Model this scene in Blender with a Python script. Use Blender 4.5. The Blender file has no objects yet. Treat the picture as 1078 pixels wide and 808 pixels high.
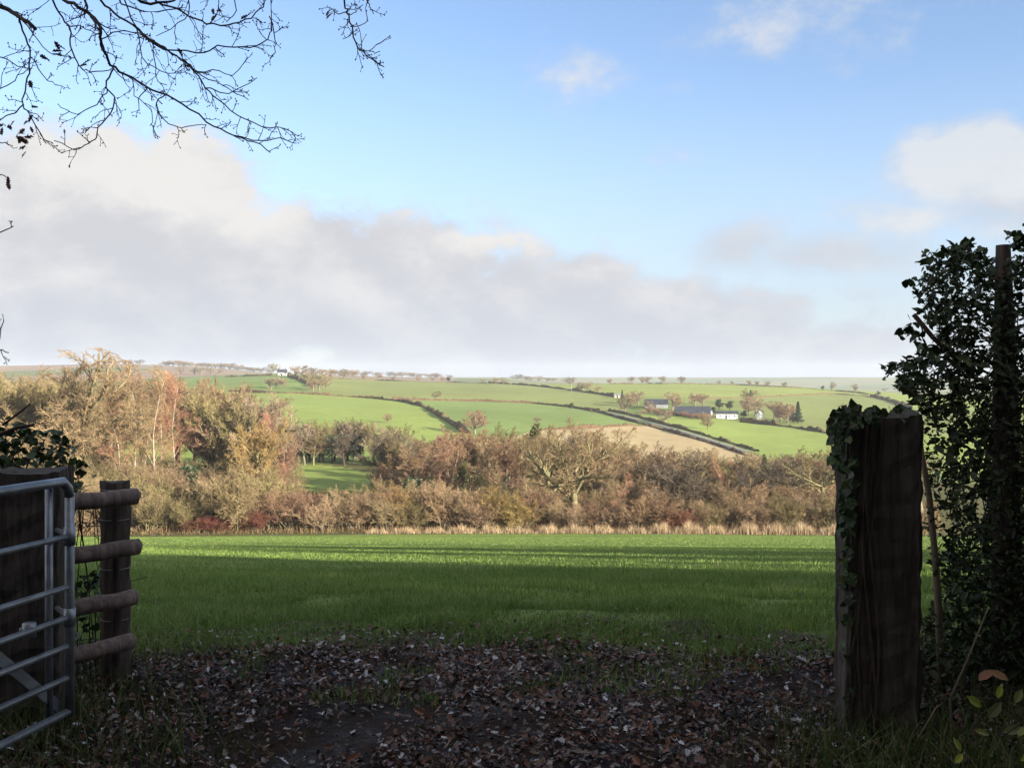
import bpy, math, random
import numpy as np
from mathutils import Vector

random.seed(7)
rng = np.random.default_rng(7)
sc = bpy.context.scene
COL = sc.collection
R = math.radians

# ------------------------------------------------------------------ camera, sky, sun, exposure
EYE, F, CX, HY = 1.6, 1048.0, 539.0, 400.0      # eye height, focal length and horizon of the 1078x808 photograph
cam = bpy.data.cameras.new('camera')
cam.lens, cam.sensor_width = 36 * F / 1078, 36
cam.shift_y = -4 / 1078
cam.clip_start, cam.clip_end = 0.05, 12000
camo = bpy.data.objects.new('camera', cam)
COL.objects.link(camo)
camo.location = (0, 0, EYE)
camo.rotation_euler = (R(90), 0, 0)
sc.camera = camo

SUN_AZ, SUN_EL = 128, 14.8                       # azimuth clockwise from +Y (the view), elevation
SUN_POWER, SKY_POWER = 4.8, 0.070
sd = Vector((math.sin(R(SUN_AZ)) * math.cos(R(SUN_EL)), math.cos(R(SUN_AZ)) * math.cos(R(SUN_EL)), math.sin(R(SUN_EL))))
sl = bpy.data.lights.new('sun', 'SUN')
sl.energy, sl.angle, sl.color = SUN_POWER, R(0.53), (1.0, 0.89, 0.72)
so = bpy.data.objects.new('sun', sl)
COL.objects.link(so)
so.location = (0, 0, 60)
so.rotation_euler = sd.to_track_quat('Z', 'Y').to_euler()

HAZE = 0.00011
sc.view_settings.view_transform = 'Standard'
sc.view_settings.look = 'None'
sc.view_settings.exposure = 1.85
sc.view_settings.gamma = 1
sc.view_settings.use_curve_mapping = False
sc.render.engine = 'CYCLES'
sc.cycles.use_denoising = True
sc.cycles.max_bounces = 6
sc.cycles.diffuse_bounces = 3
sc.cycles.glossy_bounces = 2
sc.cycles.transmission_bounces = 2
sc.cycles.transparent_max_bounces = 4
sc.cycles.volume_bounces = 0
sc.cycles.use_adaptive_sampling = False


class NT:
    """small helper for node trees"""
    def __init__(self, tree):
        self.t = tree

    def n(self, kind, **kw):
        nd = self.t.nodes.new(kind)
        for k, v in kw.items():
            if k.startswith('i_'):
                nd.inputs[k[2:].replace('_', ' ')].default_value = v
            else:
                setattr(nd, k, v)
        return nd

    def l(self, a, b):
        self.t.links.new(a, b)

    def math(self, op, a, b=None, c=None, clamp=False):
        nd = self.t.nodes.new('ShaderNodeMath')
        nd.operation, nd.use_clamp = op, clamp
        for i, v in enumerate((a, b, c)):
            if v is None:
                continue
            if hasattr(v, 'is_linked'):
                self.l(v, nd.inputs[i])
            else:
                nd.inputs[i].default_value = v
        return nd.outputs[0]

    def smooth(self, v, a, b, lo=0.0, hi=1.0):
        nd = self.t.nodes.new('ShaderNodeMapRange')
        nd.interpolation_type = 'SMOOTHSTEP'
        self.l(v, nd.inputs[0])
        for i, x in enumerate((a, b, lo, hi)):
            nd.inputs[i + 1].default_value = x
        return nd.outputs[0]

    def mix(self, fac, a, b, op='MIX'):
        nd = self.t.nodes.new('ShaderNodeMix')
        nd.data_type, nd.blend_type = 'RGBA', op
        for s, v in ((nd.inputs[0], fac), (nd.inputs[6], a), (nd.inputs[7], b)):
            if hasattr(v, 'is_linked'):
                self.l(v, s)
            else:
                s.default_value = v if not isinstance(v, tuple) else (*v, 1)[:4]
        return nd.outputs[2]

    def noise(self, vec, scale, detail=4, rough=0.55, dim='3D', dist=0.0):
        nd = self.t.nodes.new('ShaderNodeTexNoise')
        nd.noise_dimensions = dim
        nd.inputs['Scale'].default_value = scale
        nd.inputs['Detail'].default_value = detail
        nd.inputs['Roughness'].default_value = rough
        nd.inputs['Distortion'].default_value = dist
        if vec is not None:
            self.l(vec, nd.inputs['Vector'])
        return nd.outputs['Fac']


w = bpy.data.worlds.new('World')
sc.world = w
w.use_nodes = True
w.node_tree.nodes.clear()
N = NT(w.node_tree)
sky = N.n('ShaderNodeTexSky', sky_type='NISHITA', sun_disc=False)
sky.sun_elevation, sky.sun_rotation = R(SUN_EL), R(SUN_AZ)
sky.altitude, sky.air_density, sky.dust_density, sky.ozone_density = 0, 1.0, 0.25, 1.6
sep = N.n('ShaderNodeSeparateXYZ')
N.l(N.n('ShaderNodeTexCoord').outputs['Generated'], sep.inputs[0])
X, Y, Z = sep.outputs
U = N.math('ARCTAN2', X, Y)                                   # azimuth from the middle of the view
V = N.math('DIVIDE', Z, N.math('SQRT', N.math('ADD', N.math('MULTIPLY', X, X), N.math('MULTIPLY', Y, Y))))
vec = N.n('ShaderNodeCombineXYZ')
N.l(N.math('MULTIPLY', U, 1.0), vec.inputs[0])
N.l(N.math('MULTIPLY', V, 1.45), vec.inputs[1])
vec = vec.outputs[0]
nbig = N.noise(vec, 6.5, 8, 0.6, dist=0.15)
nfine = N.noise(vec, 15, 9, 0.66)
sh = N.n('ShaderNodeVectorMath', operation='ADD')
N.l(vec, sh.inputs[0])
sh.inputs[1].default_value = (0.022, 0.034, 0)
relief = N.math('ADD', N.math('SUBTRACT', nbig, N.noise(sh.outputs[0], 6.5, 8, 0.6, dist=0.15)),
                N.math('MULTIPLY', N.math('SUBTRACT', nfine, N.noise(sh.outputs[0], 15, 9, 0.66)), .8))


def blobs(lst):
    out = None
    for px, py, rx, ry, st in lst:
        a = N.math('MULTIPLY', N.math('SUBTRACT', U, math.atan((px - CX) / F)), F / rx)
        b = N.math('MULTIPLY', N.math('SUBTRACT', V, (HY - py) / F), F / ry)
        d = N.math('SQRT', N.math('ADD', N.math('MULTIPLY', a, a), N.math('MULTIPLY', b, b)))
        d = N.math('MULTIPLY', N.math('SUBTRACT', 1.0, d), st)
        out = d if out is None else N.math('MAXIMUM', out, d)
    return out


body = blobs([(60, 300, 330, 165, 1.1), (205, 205, 78, 78, 1.0), (110, 235, 150, 95, 1.0), (20, 235, 150, 75, 1.0), (390, 300, 200, 95, 1.0),
              (540, 345, 230, 95, .9), (330, 270, 120, 70, 1.0), (512, 255, 55, 18, .55), (-300, 330, 300, 220, 1), (600, 300, 110, 45, .6), (760, 365, 330, 60, .55), (720, 345, 200, 62, .75)])
thin = blobs([(632, 78, 95, 56, .56), (905, 22, 150, 80, .56), (1085, 25, 60, 30, .6), (770, 262, 90, 42, .95), (860, 275, 170, 34, .85), (1020, 195, 85, 55, 1.9),
              (1080, 215, 140, 62, 1.5), (960, 240, 90, 32, .6), (705, 170, 42, 18, .3), (720, 330, 220, 75, .55), (1100, 330, 300, 60, .4),
              (1300, 230, 200, 120, 1)])
hz = N.smooth(V, -0.02, 0.115, 1.0, 0.0)
nb = N.math('SUBTRACT', nbig, 0.5)
nf = N.math('SUBTRACT', nfine, 0.5)
wob = N.math('ADD', N.math('MULTIPLY', nb, 1.15), N.math('MULTIPLY', nf, 0.8))
a1 = N.smooth(N.math('ADD', body, N.math('MULTIPLY', wob, 1.3)), -0.02, 0.34)
a2 = N.math('MULTIPLY', N.smooth(N.math('ADD', thin, N.math('MULTIPLY', wob, 1.6)), 0.03, 0.75), 0.8)
a3 = N.math('MAXIMUM', N.math('MULTIPLY', hz, 0.95), N.smooth(V, 0.0, 0.32, 0.78, 0.0))
inv = N.math('MULTIPLY', N.math('MULTIPLY', N.math('SUBTRACT', 1, a1), N.math('SUBTRACT', 1, a2)), N.math('SUBTRACT', 1, a3))
alpha = N.math('SUBTRACT', 1.0, inv, clamp=True)
veil = N.math('MULTIPLY', N.math('SUBTRACT', 1, a1), N.math('SUBTRACT', 1, a2), clamp=True)
lit = blobs([(190, 190, 150, 75, .95), (90, 200, 140, 60, .7), (510, 253, 60, 20, 1.3), (1010, 190, 70, 45, 1.5), (1070, 205, 80, 40, 1.1), (640, 75, 80, 50, .7),
             (900, 25, 130, 60, .7), (280, 235, 60, 40, 1.0), (60, 300, 90, 40, .45), (420, 320, 160, 40, .3)])
lit = N.math('ADD', N.math('MAXIMUM', lit, 0.0), N.math('ADD', N.math('MULTIPLY', nb, 1.2), N.math('MULTIPLY', relief, 2.0)))
rim = N.math('MULTIPLY', N.smooth(N.math('ADD', body, N.math('MULTIPLY', wob, 1.25)), .1, .55, .35, 0.0), N.smooth(V, .1, .2))
lit = N.smooth(N.math('ADD', lit, rim), -0.35, 0.95)
ccol = N.mix(lit, (0.655, 0.665, 0.71), (0.88, 0.865, 0.845))
ccol = N.mix(N.math('MULTIPLY', N.smooth(V, 0.0, 0.16, 1.0, 0.0), .6), ccol, (0.57, 0.63, 0.745))
ccol = N.mix(N.math('MULTIPLY', veil, .85), ccol, (0.52, 0.62, 0.785))
BACK_FILL = 1.55
CL = 0.27                                                    # cloud radiance before exposure
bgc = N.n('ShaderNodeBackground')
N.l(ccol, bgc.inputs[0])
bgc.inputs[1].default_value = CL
# extra-bright broken cloud added outside the view as fill light
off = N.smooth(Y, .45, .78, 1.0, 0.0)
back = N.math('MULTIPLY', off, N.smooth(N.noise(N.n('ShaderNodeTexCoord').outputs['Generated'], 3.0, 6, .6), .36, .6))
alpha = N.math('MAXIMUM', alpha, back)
N.l(N.mix(back, ccol, (BACK_FILL * 1.0, BACK_FILL * .97, BACK_FILL * .92)), bgc.inputs[0])
bgs = N.n('ShaderNodeBackground')
N.l(N.mix(1.0, sky.outputs[0], (0.95, 0.945, 1.05), 'MULTIPLY'), bgs.inputs[0])
bgs.inputs[1].default_value = SKY_POWER
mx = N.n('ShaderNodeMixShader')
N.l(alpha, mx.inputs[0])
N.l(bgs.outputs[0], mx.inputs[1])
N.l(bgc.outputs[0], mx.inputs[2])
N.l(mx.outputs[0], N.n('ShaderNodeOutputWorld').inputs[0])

# ------------------------------------------------------------------ helpers


def mesh(name, verts, faces, mats=(), smooth=False, attr=None, fmat=None):
    """faces: one (n,k) array or a list of them"""
    me = bpy.data.meshes.new(name)
    verts = np.asarray(verts, dtype=np.float32).reshape(-1, 3)
    fl = [np.asarray(f, dtype=np.int32) for f in (faces if isinstance(faces, list) else [faces]) if len(f)]
    me.vertices.add(len(verts))
    me.vertices.foreach_set('co', verts.ravel())
    tot = np.concatenate([np.full(len(f), f.shape[1], np.int32) for f in fl])
    me.loops.add(int(tot.sum()))
    me.polygons.add(len(tot))
    me.loops.foreach_set('vertex_index', np.concatenate([f.ravel() for f in fl]))
    me.polygons.foreach_set('loop_start', np.concatenate([[0], np.cumsum(tot)[:-1]]).astype(np.int32))
    me.polygons.foreach_set('loop_total', tot)
    if fmat is not None:
        me.polygons.foreach_set('material_index', np.asarray(fmat, np.int32))
    me.polygons.foreach_set('use_smooth', np.full(len(tot), smooth))
    me.update(calc_edges=True)
    if attr is not None:
        for k, v in attr.items():
            v = np.asarray(v, np.float32)
            if v.ndim == 1:
                a = me.attributes.new(k, 'FLOAT', 'POINT')
                a.data.foreach_set('value', v)
            else:
                a = me.attributes.new(k, 'FLOAT_COLOR', 'POINT')
                a.data.foreach_set('color', np.c_[v, np.ones(len(v), np.float32)].ravel())
    for m in mats:
        me.materials.append(m)
    return me


def link(name, me, parent=None, loc=(0, 0, 0), rz=0, label=None, cat=None, group=None, kind=None, scale=None):
    o = bpy.data.objects.new(name, me)
    COL.objects.link(o)
    o.location = loc
    o.rotation_euler = (0, 0, rz)
    if scale is not None:
        o.scale = scale if hasattr(scale, '__len__') else (scale,) * 3
    if parent:
        o.parent = parent
    tag(o, label, cat, group, kind)
    return o


def tag(o, label=None, cat=None, group=None, kind=None):
    for k, v in (('label', label), ('category', cat), ('group', group), ('kind', kind)):
        if v:
            o[k] = v
    return o


def empty(name, loc=(0, 0, 0), rz=0, **kw):
    o = link(name, None, None, loc, rz, **kw)
    o.empty_display_size = 0.3
    return o


def unit(v):
    return v / np.maximum(np.linalg.norm(v, axis=-1, keepdims=True), 1e-9)


def tubes(P, Rr, S=3):
    """P (N,K,3), Rr (N,K) -> verts, quads"""
    n, k = P.shape[:2]
    T = np.empty_like(P)
    T[:, 1:-1] = P[:, 2:] - P[:, :-2]
    T[:, 0] = P[:, 1] - P[:, 0]
    T[:, -1] = P[:, -1] - P[:, -2]
    T = unit(T)
    ref = np.where(np.abs(T[:, :1, 2:3]) > 0.8, np.array([1.0, 0, 0]), np.array([0, 0, 1.0]))
    A = unit(np.cross(T, np.broadcast_to(ref, T.shape)))
    B = np.cross(T, A)
    ang = np.arange(S) * 2 * math.pi / S
    ring = A[:, :, None] * np.cos(ang)[None, None, :, None] + B[:, :, None] * np.sin(ang)[None, None, :, None]
    Vt = P[:, :, None] + ring * Rr[:, :, None, None]
    idx = np.arange(n * k * S).reshape(n, k, S)
    a = idx[:, :-1]
    b = idx[:, 1:]
    q = np.stack([a, np.roll(a, -1, 2), np.roll(b, -1, 2), b], -1).reshape(-1, 4)
    return Vt.reshape(-1, 3), q


def cat_geo(parts):
    vs, fs, off = [], [], 0
    for v, f in parts:
        vs.append(v)
        fs.append(np.asarray(f) + off)
        off += len(v)
    same = len({f.shape[1] for f in fs}) == 1
    return np.concatenate(vs), (np.concatenate(fs) if same else fs)


def capped_tube(pts, rad, S=12):
    """one closed tube: side quads plus end fans (as quads with repeated apex)"""
    P = np.array(pts, float)[None]
    rr = np.array(rad if hasattr(rad, '__len__') else [rad] * len(pts), float)[None]
    v, q = tubes(P, rr, S)
    k = P.shape[1]
    c0, c1 = len(v), len(v) + 1
    v = np.concatenate([v, P[0, :1], P[0, -1:]])
    i = np.arange(S)
    j = (i + 1) % S
    t = np.concatenate([np.stack([np.full(S, c0), j, i], 1), np.stack([np.full(S, c1), (k - 1) * S + i, (k - 1) * S + j], 1)])
    return v, q, t


def merge(parts):
    """parts: list of tuples (verts, faces, faces...) -> verts, list of faces"""
    vs, fs, off = [], {}, 0
    for p in parts:
        vs.append(np.asarray(p[0], float))
        for f in p[1:]:
            f = np.asarray(f)
            if len(f):
                fs.setdefault(f.shape[1], []).append(f + off)
        off += len(p[0])
    return np.concatenate(vs), [np.concatenate(x) for x in fs.values()]


def box(x0, x1, y0, y1, z0, z1):
    v = np.array([[x, y, z] for z in (z0, z1) for y in (y0, y1) for x in (x0, x1)], float)
    f = np.array([[0, 2, 3, 1], [4, 5, 7, 6], [0, 1, 5, 4], [2, 6, 7, 3], [0, 4, 6, 2], [1, 3, 7, 5]])
    return v, f


def randrot(n, tilt=1.0, r=rng):
    """frames: random heading, normals scattered around +Z by tilt"""
    nrm = unit(np.c_[r.normal(0, tilt, (n, 2)), np.ones(n)])
    h = unit(np.cross(nrm, unit(r.normal(size=(n, 3)))))
    return np.stack([h, np.cross(nrm, h), nrm], -1)           # columns = local x,y,z


def scatter(tv, tf, pos, rot, size):
    tv = np.asarray(tv, float)
    v = np.einsum('nij,vj->nvi', rot, tv) * np.reshape(size, (-1, 1, 1)) + pos[:, None]
    f = np.asarray(tf)[None] + (np.arange(len(pos)) * len(tv))[:, None, None]
    return v.reshape(-1, 3), f.reshape(-1, f.shape[-1])


# leaf shapes (unit length along +x), all triangles
OVAL_V = [(0, 0, 0), (.3, .21, .05), (.65, .2, .04), (1, 0, -.06), (.65, -.2, .04), (.3, -.21, .05), (.5, 0, -.03)]
OVAL_F = [(0, 6, 1), (1, 6, 2), (2, 6, 3), (3, 6, 4), (4, 6, 5), (5, 6, 0)]
IVY_V = [(0, 0, 0), (-.1, .28, .0), (.18, .44, -.05), (.5, .3, .02), (.88, 0, -.10), (.5, -.3, .02), (.18, -.44, -.05), (-.1, -.28, 0), (.3, 0, -.03)]
IVY_F = [(8, i, i + 1) for i in range(7)] + [(8, 7, 0)]
OAK_V = [(0, .015, 0), (.16, .09, .03), (.26, .2, .07), (.36, .11, .03), (.5, .28, .09), (.6, .14, .03), (.74, .24, .06), (.85, .1, .0), (1, 0, -.05),
         (.85, -.1, .02), (.74, -.24, .09), (.6, -.14, .03), (.5, -.28, .06), (.36, -.11, .02), (.26, -.2, .05), (.16, -.09, .03), (.5, 0, -.02)]
OAK_F = [(16, i, i + 1) for i in range(15)] + [(16, 15, 0)]


def mat(name, rough=0.85, spec=0.25):
    m = bpy.data.materials.new(name)
    m.use_nodes = True
    m.node_tree.nodes.clear()
    n = NT(m.node_tree)
    b = n.n('ShaderNodeBsdfPrincipled')
    b.inputs['Roughness'].default_value = rough
    b.inputs['Specular IOR Level'].default_value = spec
    o = n.n('ShaderNodeOutputMaterial')
    n.l(b.outputs[0], o.inputs[0])
    n.b, n.o, n.m = b, o, m
    return n


def bump(n, h, strength=0.5, dist=0.02):
    bp = n.n('ShaderNodeBump')
    bp.inputs['Strength'].default_value = strength
    bp.inputs['Distance'].default_value = dist
    n.l(h, bp.inputs['Height'])
    n.l(bp.outputs[0], n.b.inputs['Normal'])


def simple_mat(name, c1, c2, scale=3.0, rough=0.85, spec=0.2, objvar=0.0, bumpd=0.0, stretch=None, metal=0.0, detail=5):
    n = mat(name, rough, spec)
    tc = n.n('ShaderNodeTexCoord')
    v = tc.outputs['Object']
    if stretch:
        mp = n.n('ShaderNodeMapping')
        mp.inputs['Scale'].default_value = stretch
        n.l(v, mp.inputs[0])
        v = mp.outputs[0]
    f = n.noise(v, scale, detail, 0.6)
    fac = n.smooth(f, 0.3, 0.7)
    c = n.mix(fac, c1, c2)
    if objvar:
        oi = n.n('ShaderNodeObjectInfo')
        hs = n.n('ShaderNodeHueSaturation')
        n.l(c, hs.inputs['Color'])
        n.l(n.math('MULTIPLY_ADD', oi.outputs['Random'], objvar, 1 - objvar / 2), hs.inputs['Value'])
        n.l(n.math('MULTIPLY_ADD', n.math('FRACT', n.math('MULTIPLY', oi.outputs['Random'], 7.3)), 0.03, 0.485), hs.inputs['Hue'])
        c = hs.outputs[0]
    n.l(c, n.b.inputs['Base Color'])
    n.b.inputs['Metallic'].default_value = metal
    if bumpd:
        bump(n, f, 0.7, bumpd)
    return n.m


def leaf_mat(name, stops, rough=0.5, spec=0.4, trans=0.0):
    """colour chosen by the per-leaf value 'rnd'"""
    n = mat(name, rough, spec)
    at = n.n('ShaderNodeAttribute', attribute_name='rnd')
    rp = n.n('ShaderNodeValToRGB')
    e = rp.color_ramp.elements
    e[0].position, e[0].color = stops[0][0], (*stops[0][1], 1)
    e[1].position, e[1].color = stops[-1][0], (*stops[-1][1], 1)
    for p, c in stops[1:-1]:
        q = e.new(p)
        q.color = (*c, 1)
    n.l(at.outputs['Fac'], rp.inputs[0])
    n.l(rp.outputs[0], n.b.inputs['Base Color'])
    if trans:
        tr = n.n('ShaderNodeBsdfTranslucent')
        n.l(rp.outputs[0], tr.inputs[0])
        ms = n.n('ShaderNodeMixShader')
        ms.inputs[0].default_value = trans
        n.l(n.b.outputs[0], ms.inputs[1])
        n.l(tr.outputs[0], ms.inputs[2])
        n.l(ms.outputs[0], n.o.inputs[0])
    return n.m


# ------------------------------------------------------------------ the lie of the land
PXC = np.array([-300, 0, 120, 220, 300, 400, 500, 600, 700, 800, 900, 1000, 1300], float)
TAB = {
    110: [567, 567, 567, 566, 565, 564, 563, 563, 563, 564, 565, 566, 567],
    135: [546] * 6 + [548, 549, 550, 550, 550, 550, 550],
    170: [519, 519, 519, 518, 517, 518, 520, 525, 529, 530, 530, 530, 530],
    230: [484, 484, 486, 488, 489, 490, 494, 502, 508, 510, 510, 510, 510],
    330: [452, 452, 455, 458, 460, 460, 464, 473, 480, 485, 485, 485, 485],
    450: [432, 432, 434, 432, 430, 432, 437, 442, 448, 453, 456, 456, 456],
    560: [418, 418, 420, 418, 416, 420, 424, 428, 431, 437, 441, 441, 441],
    680: [409, 409, 410, 407, 404, 409, 412, 415, 416, 420, 425, 429, 430],
    820: [403, 403, 403, 400, 396, 401.5, 405, 408, 408, 411, 416, 421, 421],
    950: [401, 401, 401, 398, 393, 399.5, 402.5, 404.5, 403, 405.5, 412, 418, 418],
    1100: [405, 405, 405, 402, 396, 402, 405, 407, 406, 409, 415, 421, 421],
    1500: [395, 393, 391, 393, 397, 400, 403, 406, 408, 412, 414, 416, 416],
    1900: [386, 385, 383, 387, 393, 396, 399, 402, 406, 410, 412, 412, 412],
    2400: [391, 390, 389, 392, 397, 400, 403, 406, 410, 414, 416, 416, 416],
    3600: [397] * 13,
}
DS = np.array(sorted(TAB), float)
TB = np.array([TAB[int(d)] for d in DS])
ZT = EYE - (TB - HY) / F * DS[:, None]                         # control heights in metres


def cubic(ts, tab, t):
    """Catmull-Rom along axis 0 with uneven knots (monotone enough here)"""
    i = np.clip(np.searchsorted(ts, t) - 1, 0, len(ts) - 2)
    x = np.clip((t - ts[i]) / (ts[i + 1] - ts[i]), 0, 1)
    return i, x


def terrain(x, y):
    x, y = np.asarray(x, float), np.asarray(y, float)
    x, y = np.broadcast_arrays(x, y)
    yy = np.maximum(y, 1.0)
    # near field: level gateway, then a steady 15 % fall
    t = np.clip((y - 4.0) / 4.6, 0, 1)
    near = np.where(y < 8.6, -0.15 * 4.6 * (t * t * t - t ** 4 / 2), -0.15 * (y - 4.0) + 0.15 * 2.3 - 0.0)
    px = np.clip(x / yy * F + CX, PXC[0], PXC[-1])
    j = np.clip(np.searchsorted(PXC, px) - 1, 0, len(PXC) - 2)
    s = (px - PXC[j]) / (PXC[j + 1] - PXC[j])
    s = s * s * (3 - 2 * s) * 0.6 + s * 0.4
    ld = np.log(np.clip(yy, DS[0], DS[-1]))
    ls = np.log(DS)
    i = np.clip(np.searchsorted(ls, ld) - 1, 0, len(ls) - 2)
    q = (ld - ls[i]) / (ls[i + 1] - ls[i])

    def col(jj):
        p0, p1, p2, p3 = (ZT[np.clip(i + k, 0, len(DS) - 1), jj] for k in (-1, 0, 1, 2))
        h = ls[i + 1] - ls[i]
        l0 = ls[np.clip(i - 1, 0, None)]
        l3 = ls[np.clip(i + 2, None, len(ls) - 1)]
        m1 = (p2 - p0) / np.maximum(ls[i + 1] - l0, 1e-6) * h
        m2 = (p3 - p1) / np.maximum(l3 - ls[i], 1e-6) * h
        q2, q3 = q * q, q * q * q
        return (2 * q3 - 3 * q2 + 1) * p1 + (q3 - 2 * q2 + q) * m1 + (-2 * q3 + 3 * q2) * p2 + (q3 - q2) * m2
    far = col(j) * (1 - s) + col(j + 1) * s
    b = np.clip((y - 85) / 30, 0, 1)
    b = b * b * (3 - 2 * b)
    z = near * (1 - b) + far * b
    und = np.clip((y - 250) / 300, 0, 1)
    return z + und * 0.5 * (np.sin(x * .021 + y * .008) + np.sin(y * .017 - x * .009 + 1))


def sx(x, y):
    return x / y * F + CX


def sy(z, y):
    return HY - (z - EYE) / y * F


RAYD = np.exp(np.linspace(math.log(112), math.log(2500), 2400))


def hit(px, py, dmin=240, dmax=1000):
    """the point of the land seen at (px, py) of the photograph"""
    d = RAYD[(RAYD > dmin) & (RAYD < dmax)]
    x = (px - CX) / F * d
    z = terrain(x, d)
    s = sy(z, d)
    k = np.argmax(s <= py) if np.any(s <= py) else int(np.argmin(s))
    return np.array([x[k], d[k], z[k]])


def ground_at(px, d):
    x = (px - CX) / F * d
    return np.array([x, d, float(terrain(x, d))])


def inside(poly, px, py):
    poly = np.asarray(poly, float)
    r = np.zeros(px.shape, bool)
    for (x0, y0), (x1, y1) in zip(poly, np.roll(poly, -1, 0)):
        c = ((y0 > py) != (y1 > py)) & (px < (x1 - x0) * (py - y0) / (y1 - y0 + 1e-12) + x0)
        r ^= c
    return r


# ------------------------------------------------------------------ ground materials
def ground_mat(name):
    n = mat(name, 0.95, 0.1)
    tc = n.n('ShaderNodeTexCoord').outputs['Object']
    f1 = n.noise(tc, 3.0, 8, 0.65)
    f2 = n.noise(tc, 23.0, 6, 0.7)
    c = n.mix(n.smooth(f1, 0.35, 0.65), (0.028, 0.017, 0.012), (0.06, 0.035, 0.022))
    c = n.mix(n.smooth(f2, 0.45, 0.7), c, (0.02, 0.013, 0.011))
    n.l(c, n.b.inputs['Base Color'])
    n.l(n.smooth(f1, 0.35, 0.6, 0.35, 0.9), n.b.inputs['Roughness'])
    n.b.inputs['Specular IOR Level'].default_value = 0.08
    bump(n, n.math('ADD', f1, n.math('MULTIPLY', f2, 0.6)), 1.0, 0.12)
    return n.m


def meadow_mat():
    n = mat('meadow_grass', 0.9, 0.12)
    tc = n.n('ShaderNodeTexCoord').outputs['Object']
    mp = n.n('ShaderNodeMapping')
    mp.inputs['Scale'].default_value = (0.35, 1.0, 1.0)
    n.l(tc, mp.inputs[0])
    st = mp.outputs[0]
    f1 = n.noise(st, 0.22, 6, 0.6)
    f2 = n.noise(st, 1.6, 7, 0.7)
    f3 = n.noise(tc, 14, 5, 0.7)
    c = n.mix(n.smooth(f1, 0.35, 0.65), (0.115, 0.175, 0.038), (0.165, 0.21, 0.05))
    c = n.mix(n.math('MULTIPLY', n.smooth(f2, 0.42, 0.68), .65), c, (0.08, 0.135, 0.026))
    c = n.mix(n.math('MULTIPLY', n.smooth(f3, 0.5, 0.75), .5), c, (0.135, 0.15, 0.04))
    # wheel ruts on the right and trodden earth by the gateway
    sp = n.n('ShaderNodeSeparateXYZ')
    n.l(tc, sp.inputs[0])
    xx, yy, zz = sp.outputs
    wob = n.math('MULTIPLY', n.math('SUBTRACT', f2, .5), 1.2)
    def rut(a, b, wd, y0, y1):
        d = n.math('ABSOLUTE', n.math('ADD', n.math('SUBTRACT', xx, n.math('MULTIPLY_ADD', yy, a, b)), wob))
        m = n.math('MULTIPLY', n.smooth(d, wd * .4, wd, 1, 0), n.math('MULTIPLY', n.smooth(yy, y0, y0 + 2), n.smooth(yy, y1, y1 + 14, 1, 0)))
        return m
    r = n.math('MAXIMUM', rut(.44, -1.9, .5, 13, 24), rut(.46, -.4, .4, 16, 34))
    mud = n.math('MULTIPLY', n.smooth(n.math('ADD', yy, n.math('MULTIPLY', n.math('SUBTRACT', n.noise(tc, .9, 5, .6), .5), 7)), 6.2, 7.6, 1, 0), .9)
    c = n.mix(n.math('MULTIPLY', r, .6), c, (0.055, 0.05, 0.022))
    c = n.mix(mud, c, (0.04, 0.027, 0.018))
    n.l(c, n.b.inputs['Base Color'])
    bump(n, n.math('ADD', f2, n.math('MULTIPLY', f3, .5)), 1.0, 0.16)
    return n.m


def hill_mat():
    n = mat('hill_fields', 0.95, 0.05)
    at = n.n('ShaderNodeAttribute', attribute_name='crop')
    tc = n.n('ShaderNodeTexCoord').outputs['Object']
    f1 = n.noise(tc, .012, 6, .6)
    f2 = n.noise(tc, .16, 7, .68)
    f3 = n.noise(tc, 1.1, 4, .7)
    v = n.math('ADD', n.math('MULTIPLY_ADD', n.math('SUBTRACT', f1, .5), .55, 1.0), n.math('MULTIPLY', n.math('SUBTRACT', f2, .5), .6))
    v = n.math('ADD', v, n.math('MULTIPLY', n.math('SUBTRACT', f3, .5), .22))
    hs = n.n('ShaderNodeHueSaturation')
    n.l(at.outputs['Color'], hs.inputs['Color'])
    n.l(v, hs.inputs['Value'])
    n.l(n.math('MULTIPLY_ADD', n.math('SUBTRACT', f2, .5), .03, .5), hs.inputs['Hue'])
    n.l(hs.outputs[0], n.b.inputs['Base Color'])
    return n.m


# ------------------------------------------------------------------ ground sheets
def grid_faces(ny, nx):
    i = np.arange(ny * nx).reshape(ny, nx)
    return np.stack([i[:-1, :-1], i[:-1, 1:], i[1:, 1:], i[1:, :-1]], -1).reshape(-1, 4)


def lumps(x, y):
    return 0.018 * np.sin(x * 5.1 + 1.3 * np.sin(y * 3)) * np.sin(y * 4.3 + x) + 0.035 * np.sin(x * 1.7 + .8) * np.sin(y * 1.9 + .4 * x)


def near_z(x, y):
    k = np.clip((13 - y) / 4, 0, 1) * np.clip((y + 4) / 4, 0, 1)
    return terrain(x, y) + lumps(x, y) * k


xs = np.unique(np.r_[np.linspace(-96, -8, 24), np.linspace(-8, 8, 130), np.linspace(8, 96, 24)])
ys = np.unique(np.r_[np.linspace(-60, -4, 20), np.linspace(-4, 6, 90)])
gx, gy = np.meshgrid(xs, ys)
gz = near_z(gx, gy)
link('ground', mesh('ground', np.stack([gx, gy, gz], -1), grid_faces(*gx.shape), [ground_mat('gateway_earth')], True), kind='structure',
     label='dark trodden earth of the gateway under the fallen leaves')

ys2 = np.unique(np.r_[np.linspace(6, 14, 60), np.exp(np.linspace(math.log(14), math.log(112), 70))])
gx, gy = np.meshgrid(xs, ys2)
gx = gx * np.maximum(1.0, gy / 60)
gz = near_z(gx, gy)
link('meadow', mesh('meadow', np.stack([gx, gy, gz], -1), grid_faces(*gx.shape), [meadow_mat()], True), kind='structure',
     label='green meadow falling away from the gateway')

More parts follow.
